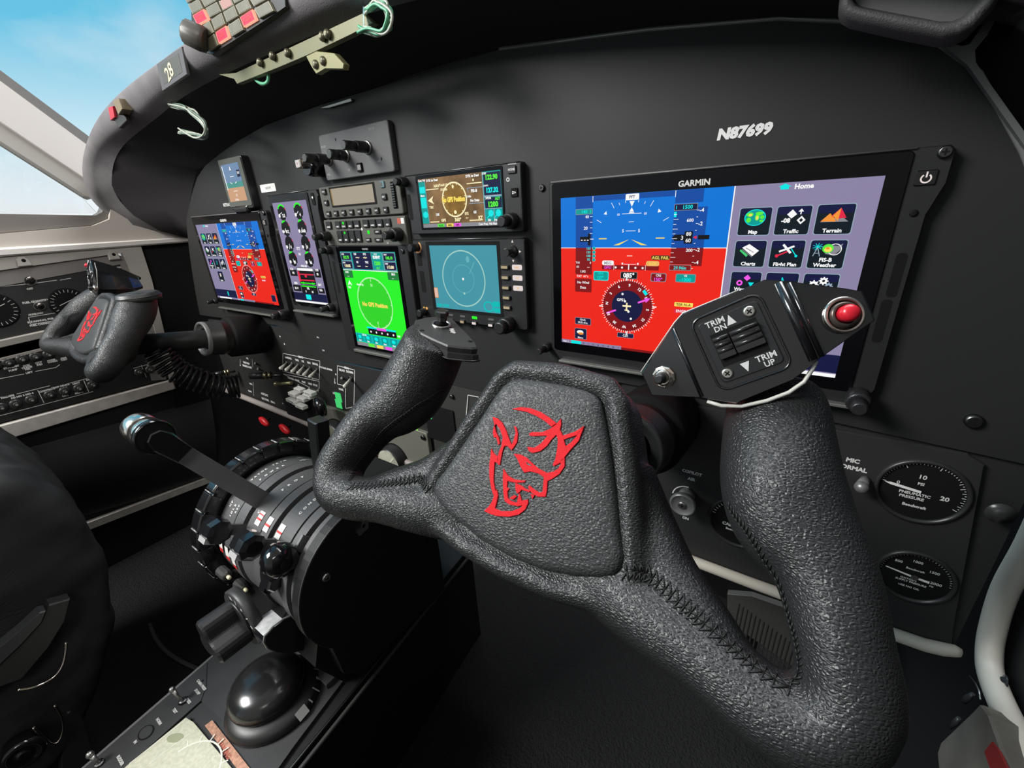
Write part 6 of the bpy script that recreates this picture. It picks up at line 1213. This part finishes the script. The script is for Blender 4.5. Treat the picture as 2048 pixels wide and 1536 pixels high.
# ================================================================ breaker panels on the pilot's side wall
fp_=thing('fuel_panel','black fuel control panel in the pale frame on the far side wall','control panel',(XW+8,-180,-200))
def wq(L_,x=XW): return [tuple(PX(u,v,x))[1:] for u,v in L_]
FWp=Fr((XW,0,0),(0,1,0),(0,0,1),(1,0,0))
m=M(FWp,mat('fuel_black',(.020,.020,.020),.55)); m.prism(wq([(-260,625),(190,525),(236,527),(258,560),(300,700),(-260,735)]),2,7,.5); m.build('face',fp_)
m=M(FWp,PRT)
def wt(s_,u,v,sz,ro=0): a,b=wq([(u,v)])[0]; m.text(s_,a,b,7.3,sz,bold=.07,rot=ro)
for s_,u,v,sz in (('CROSSFEED',38,544,4.6),('OFF',58,577,4.6),('FUEL QUANTITY',70,602,4.6),('AUXILIARY',70,627,4),('SEE MANUAL FOR',80,640,4.4),('FUEL CAPACITY',82,647,4.4),('FUEL PUMP',232,535,4),('TRANSFER',215,540,4)): wt(s_,u,v,sz)
for L_ in ([(0,573),(58,567)],[(68,566),(112,560)],[(118,560),(140,556)],[(55,634),(110,625)],[(55,634),(60,648)],[(60,648),(112,640)]):
    q=wq(L_); m.line(*q[0],*q[1],1,7.3)
for u,v in ((2,592),(38,628),(115,588),(0,560)): a,b=wq([(u,v)])[0]; m.disc(a,b,7.3,1.2,8)
m.build('lettering',fp_)
def wd_(u,v,r,label,parent,needle=True):
    a,b=wq([(u,v)])[0]; m=M(FWp.at(a,b,7),BLK); m.lathe(0,0,[(r,0),(r,2),(r-2,2.4)],36); m.m(PRT)
    for k in range(24): q=k*PI/12; m.line((r-3)*math.cos(q),(r-3)*math.sin(q),(r-8)*math.cos(q),(r-8)*math.sin(q),.7,2.6)
    m.line(-r*.5,-r*.1,r*.5,r*.3,1,2.7); m.build('gauge_face',parent)
wd_(-12,620,30,'',fp_); wd_(135,605,28,'',fp_)
for u,v,r in ((57,560,7),(77,612,6)):
    a,b=wq([(u,v)])[0]; m=M(FWp.at(a,b,7),GLO); m.lathe(0,0,[(r,0),(r*.9,8),(r*.5,10)],16); m.m(STE); m.ring(0,0,.4,r*1.1,r*1.35); m.ball((0,4,10),3.4); m.build('toggle_switch',fp_)
for u,v in ((42,522),(221,510)):
    a,b=wq([(u,v)])[0]; m=M(FWp.at(a,b,13),mat('boss_beige',(.42,.40,.36),.5)); m.prism([(-9,-9),(10,-9),(8,2),(4,7),(-3,8),(-8,3)],0,5,1.5); m.m(BLK); m.disc(1,1,5.1,3,14); m.build('screw_boss',fp_)
bk=thing('breaker_panel','black circuit breaker panel with two rows of round buttons below the pale frame','breaker panel',(XW+8,-220,-310))
m=M(FWp,mat('breaker_black',(.010,.010,.010),.55)); m.prism(wq([(-260,792),(112,697),(330,690),(338,755),(-260,912)]),0,8,.5); m.build('face',bk)
m=M(FWp,PRT)
def z5(a,b): return wq([(a/5.12,640+b/5.12)])[0]
for L_ in ([(-200,425),(470,300)],[(-200,630),(240,545)],[(350,520),(560,480)],[(560,480),(600,450)],[(-200,1020),(940,725)],[(-200,815),(100,765)],[(160,750),(500,665)],[(700,640),(960,570)],[(375,710),(440,840)],[(840,600),(895,725)],[(1430,455),(1485,580)],[(1350,490),(1530,440)]):
    q=[z5(*p_) for p_ in L_]; m.line(*q[0],*q[1],1,8.3)
for a,b,s_ in ((110,475,'STANDBY'),(125,505,'PUMP'),(260,460,'AUX'),(265,480,'TRANS'),(275,495,'FER'),(385,430,'QTY'),(395,450,'IND'),(515,405,'PRESS'),(525,420,'WARN'),(640,385,'FIRE'),(645,400,'TEST'),(290,530,'LEFT'),(70,775,'FEEDERS'),(220,765,'N2 NO 3 NO 4'),(470,710,'CONTROL'),(610,670,'PROP DE-ICE'),(640,690,'PROP'),(770,640,'HEAT'),(910,600,'INSTR'),(1510,455,'WX'),(660,765,'LEFT'),(800,735,'RIGHT')):
    x,z=z5(a,b); m.text(s_,x,z,8.3,4.4,bold=.07)
m.build('lettering',bk)
CBm=mat('breaker_button',(.03,.03,.03),.3); CBt=mat('breaker_tip',(.22,.22,.2),.5)
for a,b in ((75,430),(215,395),(350,370),(485,345),(-60,460),(5,885),(150,850),(310,805),(500,755),(650,720),(795,690),(935,655),(1410,525),(1520,500)):
    x,z=z5(a,b); m=M(FWp.at(x,z,8),CBm); m.lathe(0,0,[(8.5,0),(8.5,2),(6,3),(5,3)],16); m.lathe(0,0,[(4.4,2),(4.2,9),(3.4,10)],14); m.m(CBt); m.disc(0,0,10.1,2,10); m.build('breaker',bk)
# ================================================================ pilot's seat and the floor
ps=thing('pilot_seat','black fabric covered seat at the lower left edge','seat',(-560,-560,-700))
base=[(-420,-215),(-385,-227),(-359,-255),(-347,-290),(-343,-323),(-344,-370),(-351,-410),(-362,-450),(-377,-485),(-409,-540),(-440,-600),(-900,-620),(-900,-195),(-560,-200)]
R=[]
for x,k in ((-424,.90),(-430,.965),(-440,.99),(-470,1.0),(-560,1.01),(-660,1.01),(-760,1.0),(-800,.97),(-815,.9)):
    R.append([(x,-620+(a+620)*k,-400+(b+400)*k) for a,b in base])
m=M(W0,FAB); m.loft(R); o=m.build('cushion_cover',ps)
s_=o.modifiers.new('s','SUBSURF'); s_.levels=3; s_.render_levels=4
tx=bpy.data.textures.new('folds','CLOUDS'); tx.noise_scale=.075; dm=o.modifiers.new('d','DISPLACE'); dm.texture=tx; dm.strength=.016; dm.mid_level=.5
SX=-404
def sxp(L_,x=SX): return [PX(u,v,x) for u,v in L_]
def side(pts,x0,th,mt,name,lab=None):
    m=M(FXl if False else Fr((0,0,0),(0,1,0),(0,0,1),(1,0,0)),mt); m.prism([(p_.y,p_.z) for p_ in pts],x0-th,x0,1.2); return m.build(name,ps,label=lab)
side(sxp([(-60,1390),(0,1329),(44,1287),(83,1244),(92,1222),(80,1225),(40,1262),(-60,1345)]),SX,14,mat('band_edge',(.035,.036,.038),.3),'shell_edge')
side(sxp([(-60,1398),(0,1334),(46,1290),(86,1246),(100,1212),(142,1200),(131,1244),(98,1298),(44,1362),(0,1378),(-60,1420)]),SX-3,14,mat('band_grey',(.022,.022,.022),.4),'side_shell')
m=M(W0,CHR); m.tube(cr(sxp([(132,1284),(131,1305),(126,1328),(114,1348),(94,1363),(66,1375),(35,1380)])),1.3,8); m.build('handle_loop',ps,label='thin chrome loop')
m=M(W0,CHR); m.tube(cr(sxp([(109,1410),(122,1432),(126,1458),(119,1480),(106,1488),(90,1478),(66,1454)])),1.2,8); m.build('handle_loop',ps,label='thin chrome loop')
f=Fr(PX(48,1508,SX),(0,-1,0),(0,0,1),(1,0,0)); f=Fr(PX(48,1508,SX),(.2,1,0),(0,0,1)); m=M(f,GLO); m.lathe(0,0,[(17,-14),(17,0),(15,3),(12,3),(10,1.5),(5,1.5),(4.5,3),(3,3)],36); m.m(STE); m.ring(0,0,3.2,12.4,13,n=40); m.ring(0,0,2,4.4,5.2); m.build('adjuster_knob',ps)
side(sxp([(135,1452),(153,1432),(178,1462),(200,1536),(200,1600),(135,1600)]),-430,14,mat('seat_base',(.016,.016,.016),.5),'seat_base'); side(sxp([(140,1448),(153,1432),(160,1440),(147,1455)]),-428,10,mat('pale_cap',(.16,.16,.15),.4),'pale_cap')
m=M(W0,mat('cable_dark',(.05,.05,.05),.4)); m.tube(cr([PZ(u,v,-697) for u,v in ((300,1248),(308,1270),(325,1295),(350,1315),(390,1335),(430,1345))]),3.4,8); m.build('floor_cable',cat='cable',label='thin black cable curving across the floor left of the pedestal')
